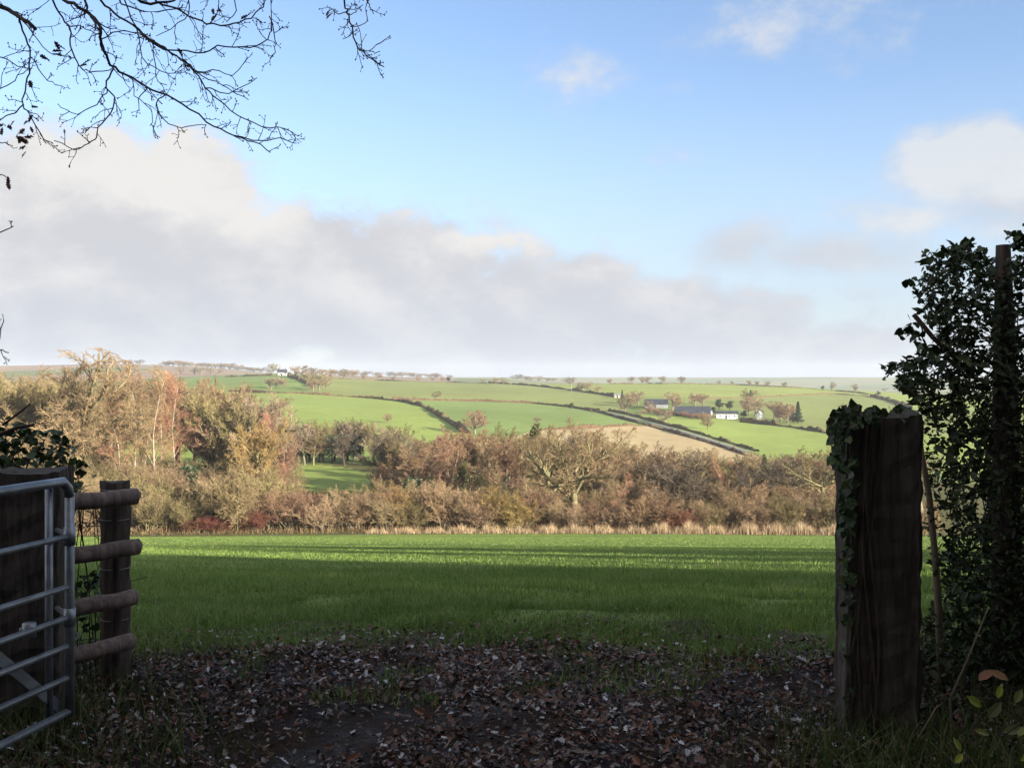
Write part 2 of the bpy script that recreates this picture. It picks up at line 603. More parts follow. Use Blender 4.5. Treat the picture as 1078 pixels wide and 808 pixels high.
pxs = np.unique(np.r_[np.linspace(-1200, -60, 60), np.arange(-60, 1140, 3.0), np.linspace(1140, 2300, 60)])
dd = np.unique(np.r_[np.exp(np.linspace(math.log(112), math.log(320), 60)), np.exp(np.linspace(math.log(320), math.log(1000), 240)),
                     np.exp(np.linspace(math.log(1000), math.log(3600), 90))])
gp, gd = np.meshgrid(pxs, dd)
gx = (gp - CX) / F * gd
gz = terrain(gx, gd)
gs = sy(gz, gd)
G_BRIGHT, G_MID, G_DEEP, G_OLIVE = (.175, .23, .06), (.135, .19, .058), (.09, .15, .05), (.158, .186, .063)
crop = np.empty(gp.shape + (3,))
crop[:] = (.12, .16, .048)
valley = gd < 235
crop[valley] = (.085, .085, .035)
front = gd < 1010
FIELDS = [
    ([(290, 484), (320, 485), (390, 497), (392, 530), (300, 530)], G_BRIGHT),                                 # glimpse behind the shrubs
    ([(-600, 520), (170, 512), (230, 500), (240, 462), (120, 462), (-600, 465)], G_BRIGHT),
    ([(-600, 465), (240, 462), (245, 425), (120, 425), (-600, 425)], (.12, .17, .04)),
    ([(225, 466), (240, 412), (310, 413), (402, 420), (442, 426), (467, 442), (494, 459), (500, 480), (225, 480)], G_BRIGHT),
    ([(402, 420), (460, 421), (562, 424), (600, 428), (632, 432), (652, 436), (696, 449), (680, 447), (620, 450), (560, 453), (494, 459), (467, 442), (442, 426)], G_MID),
    ([(560, 453), (620, 450), (680, 447), (697, 449.5), (752, 466), (800, 480), (800, 520), (540, 520), (520, 470)], (.285, .235, .13)),   # stubble
    ([(652, 435), (700, 449), (752, 465), (800, 478), (820, 500), (1400, 500), (1400, 462), (870, 457), (800, 446), (740, 439), (680, 436)], G_BRIGHT),
    ([(330, 395), (520, 402), (565, 406), (622, 413), (652, 418), (660, 436), (632, 432), (600, 428), (562, 424), (460, 421), (402, 420), (312, 414), (335, 408)], G_OLIVE),
    ([(515, 402), (640, 400), (780, 400), (800, 417), (740, 419), (652, 417), (622, 413), (565, 406)], (.18, .22, .062)),
    ([(780, 400), (960, 400), (960, 417), (922, 417), (873, 414), (830, 416), (797, 418)], (.18, .22, .062)),
    ([(797, 418), (830, 416), (873, 414), (922, 417), (965, 432), (1400, 440), (1400, 462), (870, 457), (845, 450), (780, 432), (700, 424), (652, 418)], (.155, .185, .062)),
    ([(922, 417), (1400, 410), (1400, 440), (965, 431)], G_BRIGHT),
    ([(195, 398), (290, 390), (310, 396), (333, 409), (312, 414), (240, 412), (190, 412)], G_MID),
    ([(-600, 398), (195, 398), (190, 425), (-600, 425)], (.11, .15, .04)),
]
for poly, c in FIELDS:
    m = inside(poly, gp, gs) & front & (gd > 150)
    crop[m] = c
farm = gd > 1200
crop[farm] = (.14, .15, .07)
crop[farm & (gp < 330)] = (.2, .15, .1)
strip = farm & (np.sin(gp * .021 + gs * .45) > .25)
crop[strip] = (.10, .13, .05)
strip = farm & (np.sin(gp * .013 - gs * .3 + 2) > .6)
crop[strip & (gp < 480)] = (.17, .135, .09)
link('hillside', mesh('hillside', np.stack([gx, gd, gz], -1), grid_faces(*gx.shape), [hill_mat()], True, attr={'crop': (crop * np.array([1.10, 1.06, 1.08])).reshape(-1, 3)}),
     kind='structure', label='patchwork of green and buff fields rising across the valley')

# ------------------------------------------------------------------ tree growing


def grow_children(P, Rr, L, n, t0, t1, ang, angsd, lf, K, wander, up, rf, rmin, r, outward=0.0, lend=0.55):
    """children of every polyline in P: returns P2 (N*n,K+1,3), R2, L2"""
    N0, K0 = P.shape[:2]
    t = t0 + (t1 - t0) * (np.arange(n)[None] + r.uniform(0, 1, (N0, n))) / n
    f = t * (K0 - 1)
    i = np.clip(f.astype(int), 0, K0 - 2)
    x = (f - i)[..., None]
    a = np.arange(N0)[:, None]
    base = P[a, i] * (1 - x) + P[a, i + 1] * x
    tan = unit(P[a, i + 1] - P[a, i])
    rad = Rr[a, i] * (1 - x[..., 0]) + Rr[a, i + 1] * x[..., 0]
    M = N0 * n
    base, tan, rad, t = base.reshape(M, 3), tan.reshape(M, 3), rad.reshape(M), t.reshape(M)
    perp = unit(np.cross(tan, unit(r.normal(size=(M, 3)))))
    an = np.radians(r.normal(ang, angsd, M))[:, None]
    d = unit(tan * np.cos(an) + perp * np.sin(an))
    ln = np.repeat(L, n) * lf * (1 - (1 - lend) * t) * r.uniform(.7, 1.25, M)
    pts = [base]
    p = base
    for k in range(K):
        d = unit(d + r.normal(0, wander, (M, 3)) + np.array([0, 0, up]))
        p = p + d * (ln / K)[:, None]
        pts.append(p)
    P2 = np.stack(pts, 1)
    r0 = np.maximum(rad * rf, rmin)
    R2 = np.maximum(r0[:, None] * np.linspace(1, .35, K + 1)[None], rmin * .6)
    return P2, R2, ln


def trunk_line(H, r0, K, lean, r, base=(0, 0, 0), d0=(0, 0, 1), top=.45):
    d = np.array(d0, float)
    p = np.array(base, float)
    pts = [p]
    for k in range(K):
        d = unit(d + r.normal(0, lean, 3) * np.array([1, 1, .3]))
        p = p + d * H / K
        pts.append(p)
    return np.array(pts)[None], (r0 * np.linspace(1, top, K + 1))[None]


def tree_geo(seed, H, kind, thick=1.15, thin=0):
    """-> (trunk verts, faces), (crown verts, faces)"""
    r = np.random.default_rng(seed)
    if kind == 'oak':
        P0, R0 = trunk_line(.42 * H, .034 * H, 6, .06, r)
        L0 = np.array([H])
        spec = [(10, .45, 1.0, 55, 14, .50, 7, .16, .05, .62, .03, .8), (9, .2, 1, 45, 15, .48, 5, .22, .06, .6, .02, .6),
                (10, .15, 1, 45, 18, .45, 4, .24, .06, .55, .015, .6), (10, .1, 1, 42, 18, .48, 3, .2, .05, .6, .0125, .6)]
        ntr = 2
    elif kind == 'dome':
        P0, R0 = trunk_line(.34 * H, .036 * H, 6, .05, r, top=.6)
        L0 = np.array([H])
        spec = [(15, .45, 1.0, 48, 16, .56, 7, .13, .03, .55, .03, .95), (10, .25, 1, 42, 14, .36, 5, .2, .05, .55, .02, .7),
                (9, .15, 1, 42, 16, .42, 4, .22, .05, .55, .015, .7), (9, .1, 1, 40, 16, .5, 3, .2, .03, .6, .0125, .7)]
        ntr = 1
    elif kind == 'round':
        P0, R0 = trunk_line(.55 * H, .022 * H, 6, .05, r)
        L0 = np.array([H])
        spec = [(12, .3, 1.0, 45, 12, .42, 6, .12, .10, .6, .03, .75), (10, .15, 1, 42, 14, .45, 5, .18, .10, .6, .02, .6),
                (10, .1, 1, 42, 16, .45, 4, .2, .08, .6, .015, .6), (9, .1, 1, 40, 16, .5, 3, .2, .06, .6, .0125, .6)]
        ntr = 1
    elif kind == 'far':
        P0, R0 = trunk_line(.5 * H, .03 * H, 6, .05, r)
        L0 = np.array([H])
        spec = [(16, .2, 1.0, 62, 14, .44, 6, .12, .06, .6, .03, .8), (9, .15, 1, 45, 14, .42, 4, .18, .05, .6, .02, .7), (8, .1, 1, 42, 16, .5, 3, .2, .03, .6, .015, .7)]
        ntr = 1
    elif kind == 'birch':
        P0, R0 = trunk_line(.95 * H, .0085 * H, 9, .10, r, top=.2)
        L0 = np.array([H])
        spec = [(24, .25, 1.0, 38, 10, .30, 6, .1, .10, .55, .02, .4), (9, .1, 1, 38, 14, .5, 4, .16, .0, .6, .013, .6),
                (8, .05, 1, 38, 16, .55, 3, .18, -.05, .6, .011, .7)]
        ntr = 0
    elif kind == 'shrub':
        n0 = 16
        ps, rs = [], []
        for k in range(n0):
            a, tl = r.uniform(0, 6.283), r.uniform(.05, .75)
            P, Q = trunk_line(H * r.uniform(.65, .95), .010 * H, 5, .12, r, (r.normal(0, .06 * H), r.normal(0, .06 * H), 0),
                              (math.cos(a) * tl, math.sin(a) * tl, 1), .4)
            ps.append(P)
            rs.append(Q)
        P0, R0 = np.concatenate(ps), np.concatenate(rs)
        L0 = np.full(n0, H * .8)
        spec = [(9, .2, 1, 35, 12, .42, 4, .16, .08, .6, .014, .6), (9, .1, 1, 38, 15, .5, 3, .2, .06, .6, .011, .6), (5, .1, 1, 38, 15, .55, 2, .2, .03, .7, .010, .6)]
        ntr = 0
    levels = [(P0, R0)]
    P, Q, L = P0, R0, L0
    if thin:
        spec = spec[:-1]
    for (n, t0, t1, ang, asd, lf, K, wd, up, rf, rmin, lend) in spec:
        rmin *= thick
        P, Q, L = grow_children(P, Q, L, n, t0, t1, ang, asd, lf, K, wd, up, rf, rmin, r, lend=lend)
        levels.append((P, Q))
    if kind in ('dome', 'far'):                                # such crowns grow to an even, rounded outline
        zs = np.concatenate([p.reshape(-1, 3) for p, q in levels[1:]])
        top = np.percentile(zs[:, 2], 96)
        wid = np.percentile(np.linalg.norm(zs[:, :2], axis=1), 93)
        c = np.array([0, 0, top * .56])
        sc3 = np.array([wid, wid, top * .46])
        new = []
        for i, (p, q) in enumerate(levels):
            if i:
                v = (p - c) / sc3
                rr = np.linalg.norm(v, axis=-1, keepdims=True)
                lim = np.where(rr > .60, .60 + .55 * np.tanh((rr - .60) / .55), rr)
                p = c + v * (lim / np.maximum(rr, 1e-6)) * sc3
            new.append((p, q))
        levels = new
    tr = cat_geo([tubes(p, q, 7 if i == 0 else 5) for i, (p, q) in enumerate(levels[:ntr + 1])])
    cr = cat_geo([tubes(p, q, 3) for p, q in levels[ntr + 1:]])
    s = H / max(np.percentile(cr[0][:, 2], 98.0), .1)
    return (tr[0] * s, tr[1]), (cr[0] * s, cr[1]), levels


def leafy_geo(seed, H, W, n, size, shape='holly'):
    """evergreen crown: leaf sprays through an uneven volume"""
    r = np.random.default_rng(seed)
    if shape == 'cone':
        t = r.uniform(0, 1, n) ** 1.3
        a = r.uniform(0, 6.283, n)
        layer = .75 + .25 * np.sin(t * 34)
        rad = W / 2 * (1 - t) * np.sqrt(r.uniform(.25, 1, n)) * layer
        pos = np.stack([np.cos(a) * rad, np.sin(a) * rad, H * (.08 + .92 * t)], 1)
    else:
        k = 26
        c = np.stack([r.normal(0, W * .22, k), r.normal(0, W * .22, k), H * r.uniform(.3, .9, k)], 1)
        c[:, :2] *= (1.25 - c[:, 2:] / H * .8)
        sr = W * r.uniform(.10, .24, k)
        i = r.integers(0, k, n)
        pos = c[i] + unit(r.normal(size=(n, 3))) * (sr[i] * r.uniform(.4, 1.05, n) ** .5)[:, None]
        pos[:, 2] = np.abs(pos[:, 2])
        rr = np.linalg.norm(pos[:, :2], axis=1, keepdims=True)
        pos[:, :2] *= np.minimum(1, W * .5 / np.maximum(rr, .01))
    v, f = scatter(OVAL_V, OVAL_F, pos, randrot(n, 1.2, r), size * r.uniform(.6, 1.3, n))
    P, Q = trunk_line(H * .8, .028 * H, 6, .04, r, top=.25)
    b = grow_children(P, Q, np.array([H]), 14, .2, 1, 60, 12, .33, 5, .12, .05, .5, .02, r)
    tr = cat_geo([tubes(P, Q, 7), tubes(b[0], b[1], 4)])
    return tr, (v, f), np.repeat(r.uniform(0, 1, n), len(OVAL_V))


BARK = {
    'grey': simple_mat('bark_grey', (.10, .085, .06), (.20, .175, .125), 2.0, .9, .1, .3),
    'olive': simple_mat('bark_mossy', (.10, .10, .045), (.22, .19, .11), 1.5, .9, .1, .2),
    'white': simple_mat('bark_birch', (.20, .17, .13), (.46, .41, .34), 1.2, .7, .2, .1, stretch=(1, 1, 3)),
    'dark': simple_mat('bark_dark', (.03, .024, .02), (.075, .06, .045), 4.0, .9, .1, .2),
}


def twig(name, c, objvar=.28):
    d = tuple(x * .62 for x in c)
    return simple_mat(name, d, c, .55, .9, .08, objvar, detail=7)


TW = {
    'tan': twig('twig_tan', (.235, .17, .098)),
    'olive': twig('twig_olive', (.21, .172, .085)),
    'brown': twig('twig_brown', (.285, .208, .125)),
    'grey': twig('twig_grey', (.245, .198, .132)),
    'russet': twig('twig_russet', (.24, .152, .098)),
    'pink': twig('twig_pink', (.33, .185, .115)),
    'red': twig('twig_red', (.16, .065, .045)),
    'gold': twig('twig_gold', (.29, .205, .085)),
    'dusk': twig('twig_dusk', (.14, .112, .085)),
}
EVG = leaf_mat('leaf_evergreen', [(0, (.014, .026, .010)), (.5, (.028, .05, .016)), (1, (.055, .08, .03))], .45, .4)
EVG2 = leaf_mat('leaf_olive_evergreen', [(0, (.035, .045, .014)), (.6, (.075, .085, .026)), (1, (.13, .12, .045))], .5, .3)

PROTO = {}


def proto(key, seeds, H, shape, bark, tw, **kw):
    out = []
    for s in seeds:
        (tv, tf), (cv, cf), _ = tree_geo(s, H, shape, **kw)
        out.append((mesh('trunk', tv, tf, [BARK[bark]], True), mesh('crown', cv, cf, [TW[tw]]), H))
    PROTO[key] = out


def proto_share(key, src, bark, tw):
    """same growth habit, other bark and twigs"""
    out = []
    for tm, cm, H in PROTO[src]:
        t2, c2 = tm.copy(), cm.copy()
        t2.materials[0], c2.materials[0] = BARK[bark], TW[tw]
        out.append((t2, c2, H))
    PROTO[key] = out


proto('oak', (11, 12, 13), 18.0, 'oak', 'olive', 'tan', thick=1.5)
proto('dome', (16,), 20.0, 'dome', 'olive', 'tan', thick=1.5)
proto('brown', (21, 22, 23), 11.0, 'round', 'grey', 'brown')
proto('birch', (31, 32), 15.0, 'birch', 'white', 'pink')
proto('shrub', (41, 42, 43), 5.0, 'shrub', 'olive', 'tan')
proto('far_brown', (24, 25, 26), 11.0, 'far', 'grey', 'brown', thick=3.2)
proto('far_oak', (14, 15), 18.0, 'far', 'olive', 'tan', thick=3.2)
for k_ in ('grey', 'dusk', 'russet', 'olive'):
    proto_share('far_' + k_, 'far_brown', 'grey', k_)
proto_share('grey', 'brown', 'grey', 'grey')
proto_share('dusk', 'brown', 'dark', 'dusk')
proto_share('russet', 'brown', 'grey', 'russet')
proto_share('olive', 'brown', 'olive', 'olive')
proto_share('goldtree', 'brown', 'olive', 'gold')
proto_share('tanbirch', 'birch', 'white', 'tan')
proto_share('russetshrub', 'shrub', 'grey', 'russet')
proto_share('brownshrub', 'shrub', 'grey', 'brown')
proto_share('redshrub', 'shrub', 'grey', 'red')
proto_share('goldshrub', 'shrub', 'olive', 'gold')
proto_share('oliveshrub', 'shrub', 'olive', 'olive')
for key, seed, H, W_, n_, sz, shp, lm in (('holly', 51, 6, 4.5, 2600, .42, 'holly', EVG), ('ivy', 52, 9, 4.0, 2600, .4, 'holly', EVG2), ('conifer', 53, 10, 5.5, 3000, .5, 'cone', EVG),
                                          ('scrub', 54, 3.5, 4.2, 2400, .3, 'holly', EVG2)):
    tr, cr, rv = leafy_geo(seed, H, W_, n_, sz, shp)
    PROTO[key] = [(mesh('trunk', tr[0], tr[1], [BARK['dark']], True), mesh('crown', cr[0], cr[1], [lm], attr={'rnd': rv}), H)]

NAMES = {'dome': ('oak_tree', 'oak tree'), 'oak': ('oak_tree', 'oak tree'), 'birch': ('birch_tree', 'birch tree'), 'tanbirch': ('birch_tree', 'birch tree'), 'holly': ('holly_tree', 'holly'),
         'ivy': ('ivy_clad_tree', 'tree'), 'conifer': ('conifer_tree', 'conifer'), 'scrub': ('evergreen_shrub', 'shrub')}
WORDS = {'dome': ('round-crowned bare oak', 'round-crowned bare oaks'), 'oak': ('spreading bare oak', 'spreading bare oaks'), 'birch': ('pink-twigged pale-stemmed birch', 'pink-twigged birches'),
         'tanbirch': ('tan-twigged pale-stemmed birch', 'tan-twigged birches'),
         'brown': ('brown bare tree', 'brown bare trees'), 'grey': ('grey-brown bare tree', 'grey-brown bare trees'), 'dusk': ('dark grey bare tree', 'dark grey bare trees'),
         'russet': ('russet bare tree', 'russet bare trees'), 'olive': ('olive-tan bare tree', 'olive-tan bare trees'), 'goldtree': ('golden-twigged tree', 'golden-twigged trees'),
         'shrub': ('tan twiggy shrub', 'tan twiggy shrubs'), 'russetshrub': ('russet twiggy shrub', 'russet twiggy shrubs'), 'brownshrub': ('brown twiggy shrub', 'brown twiggy shrubs'),
         'redshrub': ('deep red twiggy shrub', 'deep red twiggy shrubs'), 'goldshrub': ('yellow-gold shrub', 'yellow-gold shrubs'), 'oliveshrub': ('olive twiggy shrub', 'olive twiggy shrubs'),
         'holly': ('dark green holly', 'dark green hollies'), 'ivy': ('ivy-clad green tree', 'ivy-clad green trees'), 'conifer': ('dark conifer', 'dark conifers'),
         'scrub': ('olive-green evergreen shrub', 'olive-green evergreen shrubs')}
PLANTED = []                                                   # (object, kind, zone, px, own label)


def plant(kind, px, d, h, zone, wide=1.0, label=None, sink=0.0, p=None, var=None):
    """a tree of the kind, h metres tall; p = point on the land"""
    pt = ground_at(px, d) if p is None else p
    pr = PROTO['far_' + kind if zone.endswith(('hill', 'skyline', 'ridge')) and 'far_' + kind in PROTO else kind]
    tm, cm, H = pr[(var if var is not None else rng.integers(0, len(pr))) % len(pr)]
    nm, ct = NAMES.get(kind, ('bush', 'shrub') if 'shrub' in kind else ('bare_tree', 'tree'))
    o = empty(nm, (pt[0], pt[1], pt[2] - .1 - sink), rng.uniform(0, 6.283))
    s = h / H
    o.scale = (s * wide, s * wide, s)
    link('trunk', tm, o)
    link('crown', cm, o)
    PLANTED.append((o, kind, zone, px, label, ct))
    return o


OUT = np.array([(-60, 400), (125, 398), (200, 402), (260, 415), (300, 440), (330, 452), (400, 455), (430, 464), (480, 460), (520, 458), (560, 462), (610, 456), (650, 468), (700, 480), (800, 480), (960, 482)], float)


def fit_h(px, d, lo, hi):
    b = sy(terrain((px - CX) / F * d, d), d)
    return float((b - np.interp(px, OUT[:, 0], OUT[:, 1]) - rng.uniform(lo, hi)) * d / F * 1.08)


# ---- trees one can pick out (px, distance, height)
P_ = plant
ZF, ZB = 'in front of the valley wood', 'deep in the valley wood'
P_('dome', 58, 150, 23, ZF, 1.0, 'largest spreading bare oak, rising above the skyline at the far left', var=0)
P_('dome', -75, 165, 20, ZF, 1.0, None, var=1)
P_('oak', 607, 128, 13.0, ZF, 1.05, 'broad bare oak standing behind the reeds below the buff stubble field', var=2)
P_('oak', 580, 142, 12.5, ZF, .8, None, var=1)
P_('oak', 868, 140, 9.6, ZF, 1.15, 'crooked bare oak beside the ivy-covered gatepost at the right end of the wood', var=0)
for px, d, h, k in [(128, 146, 15, 'birch'), (139, 150, 16.5, 'tanbirch'), (161, 150, 18.0, 'tanbirch'), (172, 158, 17.0, 'birch'), (104, 155, 14, 'tanbirch'), (183, 165, 17, 'birch'), (150, 170, 18, 'birch'),
                    (645, 124, 7.0, 'birch'), (657, 126, 7.4, 'tanbirch'), (572, 124, 5.5, 'tanbirch'), (768, 150, 8.5, 'birch'), (756, 124, 4.8, 'tanbirch'), (785, 152, 8, 'birch'),
                    (288, 128, 7, 'birch'), (300, 132, 8, 'tanbirch'), (238, 130, 7.5, 'tanbirch'), (270, 160, 12, 'birch'), (232, 170, 12, 'tanbirch'), (474, 140, 10, 'birch'), (545, 150, 11, 'tanbirch')]:
    P_(k, px, d, h * (1.15 if px < 300 else 1), ZF, 1.0)
for px, d, h, wd, k in [
        (150, 205, 17.5, 1.25, 'russet'), (185, 215, 16.5, 1.2, 'russet'), (120, 200, 15, 1.1, 'russet'), (224, 178, 13.5, 1.1, 'olive'), (205, 205, 14.5, 1.1, 'russet'), (243, 205, 13, 1.2, 'grey'), (265, 165, 13.5, 1.2, 'grey'),
        (283, 175, 12.5, 1.1, 'brown'), (275, 142, 10.5, .9, 'goldtree'), (290, 150, 10, 1, 'russet'), (262, 150, 9.5, .9, 'goldtree'), (250, 190, 13, 1.1, 'russet'), (20, 180, 13, 1.2, 'brown'),
        (85, 170, 12, 1.1, 'olive'), (110, 180, 12, 1.2, 'brown'), (40, 135, 8, 1.2, 'olive'),
        (442, 160, 9.5, 1.2, 'grey'), (455, 150, 11.0, 1.1, 'russet'), (470, 155, 12.2, 1.0, 'russet'), (490, 165, 12, 1.1, 'russet'), (440, 145, 8, 1.1, 'russet'), (510, 160, 11.5, 1.2, 'brown'), (527, 170, 12.5, 1.2, 'olive'),
        (548, 165, 12, 1.2, 'olive'), (535, 140, 9, 1.0, 'russet'), (555, 185, 13, 1.1, 'olive'), (630, 165, 11.5, 1.1, 'brown'), (660, 170, 11.5, 1.2, 'olive'), (690, 150, 9.5, 1.2, 'brown'),
        (705, 168, 10.2, 1.2, 'grey'), (722, 145, 8.2, 1.3, 'dusk'), (735, 160, 9.5, 1.2, 'olive'), (760, 170, 10, 1.2, 'brown'), (785, 170, 9.5, 1.1, 'grey'), (812, 142, 7.6, 1.35, 'dusk'), (826, 150, 8.8, 1.2, 'dusk'),
        (840, 160, 9.5, 1.2, 'brown'), (850, 175, 10, 1.2, 'russet'), (892, 150, 9, 1.2, 'russet'), (905, 165, 10, 1.2, 'brown'), (710, 132, 6.4, 1.2, 'dusk'), (795, 133, 6.2, 1.2, 'dusk'), (930, 150, 9.5, 1.2, 'brown'), (970, 150, 9.5, 1.2, 'grey')]:
    P_(k, px, d, min(h * 1.2, fit_h(px, d, -4, 10)) if px > 300 else h * 1.2, ZF, wd * (1.08 if px < 690 else 1.35))
P_('ivy', 806, 150, 9.8, ZF, .42, 'narrow tree wholly clad in green ivy, above the right of the wood')
P_('ivy', 562, 178, 13.6, ZF, .75, 'ivy-grown dark green tree behind the left shoulder of the broad oak')
P_('holly', 195, 142, 6.8, ZF, 1.0, 'large dark holly right of the white birch stems')
P_('holly', 434, 138, 5.5, ZF, .9)
P_('holly', 492, 134, 4.6, ZF, 1.0)
P_('ivy', 486, 150, 7.8, ZF, .7)
P_('holly', 508, 128, 3.8, ZF, .8)
P_('holly', 282, 128, 3.4, ZF, .9, 'small dark holly among the russet bushes')
P_('scrub', 222, 128, 5.0, ZF, 1.2)
P_('scrub', 208, 150, 6.5, ZF, 1.2)
P_('scrub', 300, 137, 4.5, ZF, 1.1)
P_('scrub', 165, 132, 3.6, ZF, 1.2)
P_('ivy', 455, 142, 6.0, ZF, .7)
P_('holly', 835, 128, 2.6, ZF, 1.2)
# shrubs along the far edge of the meadow
ZE = "along the meadow's far edge"
for px, d, h, wd, k in [
        (142, 120, 4.6, 1.2, 'brownshrub'), (160, 119, 4.0, 1.2, 'oliveshrub'), (178, 124, 4.4, 1.2, 'oliveshrub'), (196, 119, 3.6, 1.2, 'oliveshrub'), (205, 117, 1.7, 1.9, 'redshrub'),
        (222, 117, 1.9, 1.9, 'redshrub'), (236, 117, 1.5, 1.6, 'redshrub'), (250, 118, 7.2, .85, 'shrub'), (270, 117, 2.4, 1.5, 'redshrub'), (268, 122, 5.0, 1.1, 'russetshrub'), (285, 120, 4.6, 1.2, 'russetshrub'),
        (304, 119, 4.2, 1.2, 'russetshrub'), (322, 120, 4.4, 1.2, 'russetshrub'), (338, 118, 3.9, 1.2, 'brownshrub'), (356, 120, 4.6, 1.2, 'brownshrub'), (374, 119, 4.3, 1.2, 'brownshrub'), (392, 121, 4.8, 1.2, 'russetshrub'),
        (408, 119, 4.0, 1.2, 'brownshrub'), (420, 121, 5.0, 1.0, 'goldshrub'), (436, 119, 3.6, 1.2, 'oliveshrub'), (452, 122, 5.6, 1.2, 'shrub'), (470, 120, 5.0, 1.2, 'russetshrub'), (486, 121, 4.8, 1.1, 'brownshrub'),
        (500, 119, 3.8, 1.2, 'brownshrub'), (518, 120, 5.2, .9, 'goldshrub'), (530, 121, 4.4, .9, 'oliveshrub'), (548, 120, 4.0, 1.2, 'goldshrub'), (560, 122, 4.6, 1.2, 'russetshrub'), (580, 121, 3.6, 1.2, 'brownshrub'),
        (600, 120, 3.2, 1.2, 'brownshrub'), (626, 121, 3.2, 1.3, 'russetshrub'), (645, 121, 2.6, 1.5, 'brownshrub'), (672, 120, 3.8, 1.3, 'russetshrub'), (692, 120, 4.6, 1.2, 'russetshrub'), (715, 119, 2.6, 1.7, 'redshrub'),
        (730, 122, 3.4, 1.3, 'brownshrub'), (748, 122, 3.6, 1.3, 'oliveshrub'), (772, 124, 4.2, 1.3, 'brownshrub'), (800, 122, 3.2, 1.4, 'brownshrub'), (828, 122, 4.0, 1.2, 'oliveshrub'), (846, 123, 4.2, 1.3, 'brownshrub'),
        (868, 122, 3.8, 1.3, 'oliveshrub'), (884, 122, 4.2, 1.3, 'russetshrub'), (905, 122, 4, 1.3, 'brownshrub'), (120, 122, 4.2, 1.3, 'russetshrub'), (100, 121, 4, 1.3, 'brownshrub'), (75, 121, 4.5, 1.3, 'shrub'),
        (50, 121, 4.5, 1.3, 'brownshrub'), (20, 122, 4.5, 1.3, 'russetshrub'), (-10, 122, 4.5, 1.3, 'brownshrub')]:
    P_(k, px, d, h, ZE, wd)
# fill of the wood behind, kinds by stretch
fill = []
for px in np.arange(-60, 960, 15.0):
    for d0 in (172, 196, 222):
        fill.append((px + rng.uniform(-6, 6), d0 + rng.uniform(-9, 9)))
for px, d in fill:
    if 300 < px < 398 and d < 228 and d > 150:
        continue                                               # the open field glimpsed through the wood
    if 85 < px < 215 and 165 < d < 240:
        continue
    if px < 90:
        k, h = rng.choice(['olive', 'brown', 'olive']), rng.uniform(9, 14)
    elif px < 300:
        k, h = rng.choice(['grey', 'russet', 'olive', 'brown']), rng.uniform(10.5, 14)
    elif px < 430:
        k, h = rng.choice(['grey', 'dusk', 'olive']), rng.uniform(7.5, 9.5)
    elif px < 560:
        k, h = rng.choice(['brown', 'russet', 'olive', 'grey']), rng.uniform(8.5, 11)
    else:
        k, h = rng.choice(['brown', 'olive', 'grey', 'olive', 'brown']), rng.uniform(7.2, 9.4) - (1.3 if px > 690 else .2)
    P_(str(k), px, d, fit_h(px, d, 2, 34 if px < 300 else 12), ZB, 1.0 if px < 300 else 1.35)
for px, d, h, k in [(312, 236, 8.5, 'dusk'), (326, 240, 9.2, 'dusk'), (340, 238, 9.4, 'olive'), (352, 242, 9.2, 'dusk'), (366, 243, 9.4, 'dusk'), (380, 240, 9.0, 'grey'), (394, 236, 9.4, 'olive'), (408, 232, 9, 'grey'),
                    (420, 236, 9, 'olive'), (332, 247, 9.5, 'olive'), (360, 250, 9.5, 'grey'), (305, 250, 9, 'olive'), (372, 252, 9.5, 'olive')]:
    P_(k, px, d, h, 'behind the small field', 1.3)
for px, d, h in [(350, 236, 6.5), (363, 237, 6.8), (322, 236, 6.4), (336, 238, 6.4), (372, 237, 6.5)]:
    P_('holly', px, d, h, 'behind the small field', 1.1)

ZM = 'in the thickets of the valley wood'
for px in np.arange(-40, 930, 17.0):
    if 305 < px < 392:
        continue
    for d0 in ((134, 152) if px > 392 else (132, 146, 160)):
        px_, d_ = px + rng.uniform(-7, 7), d0 + rng.uniform(-6, 6)
        k = str(rng.choice(['oliveshrub', 'brownshrub', 'shrub', 'russetshrub', 'oliveshrub', 'brownshrub'] if px < 392 else ['brownshrub', 'oliveshrub', 'russetshrub', 'brownshrub', 'shrub']))
        P_(k, px_, d_, rng.uniform(4.5, 7.5) if px < 300 else rng.uniform(3.6, 5.8), ZM, 1.15)

# ------------------------------------------------------------------ far hill: hedgerows, lane, trees, farm
HEDGE_D = simple_mat('hedge_dark', (.045, .036, .022), (.115, .085, .05), .8, .95, .05, .25, detail=7)
HEDGE_B = simple_mat('hedge_brown', (.06, .042, .027), (.135, .09, .055), .8, .95, .05, .25, detail=7)


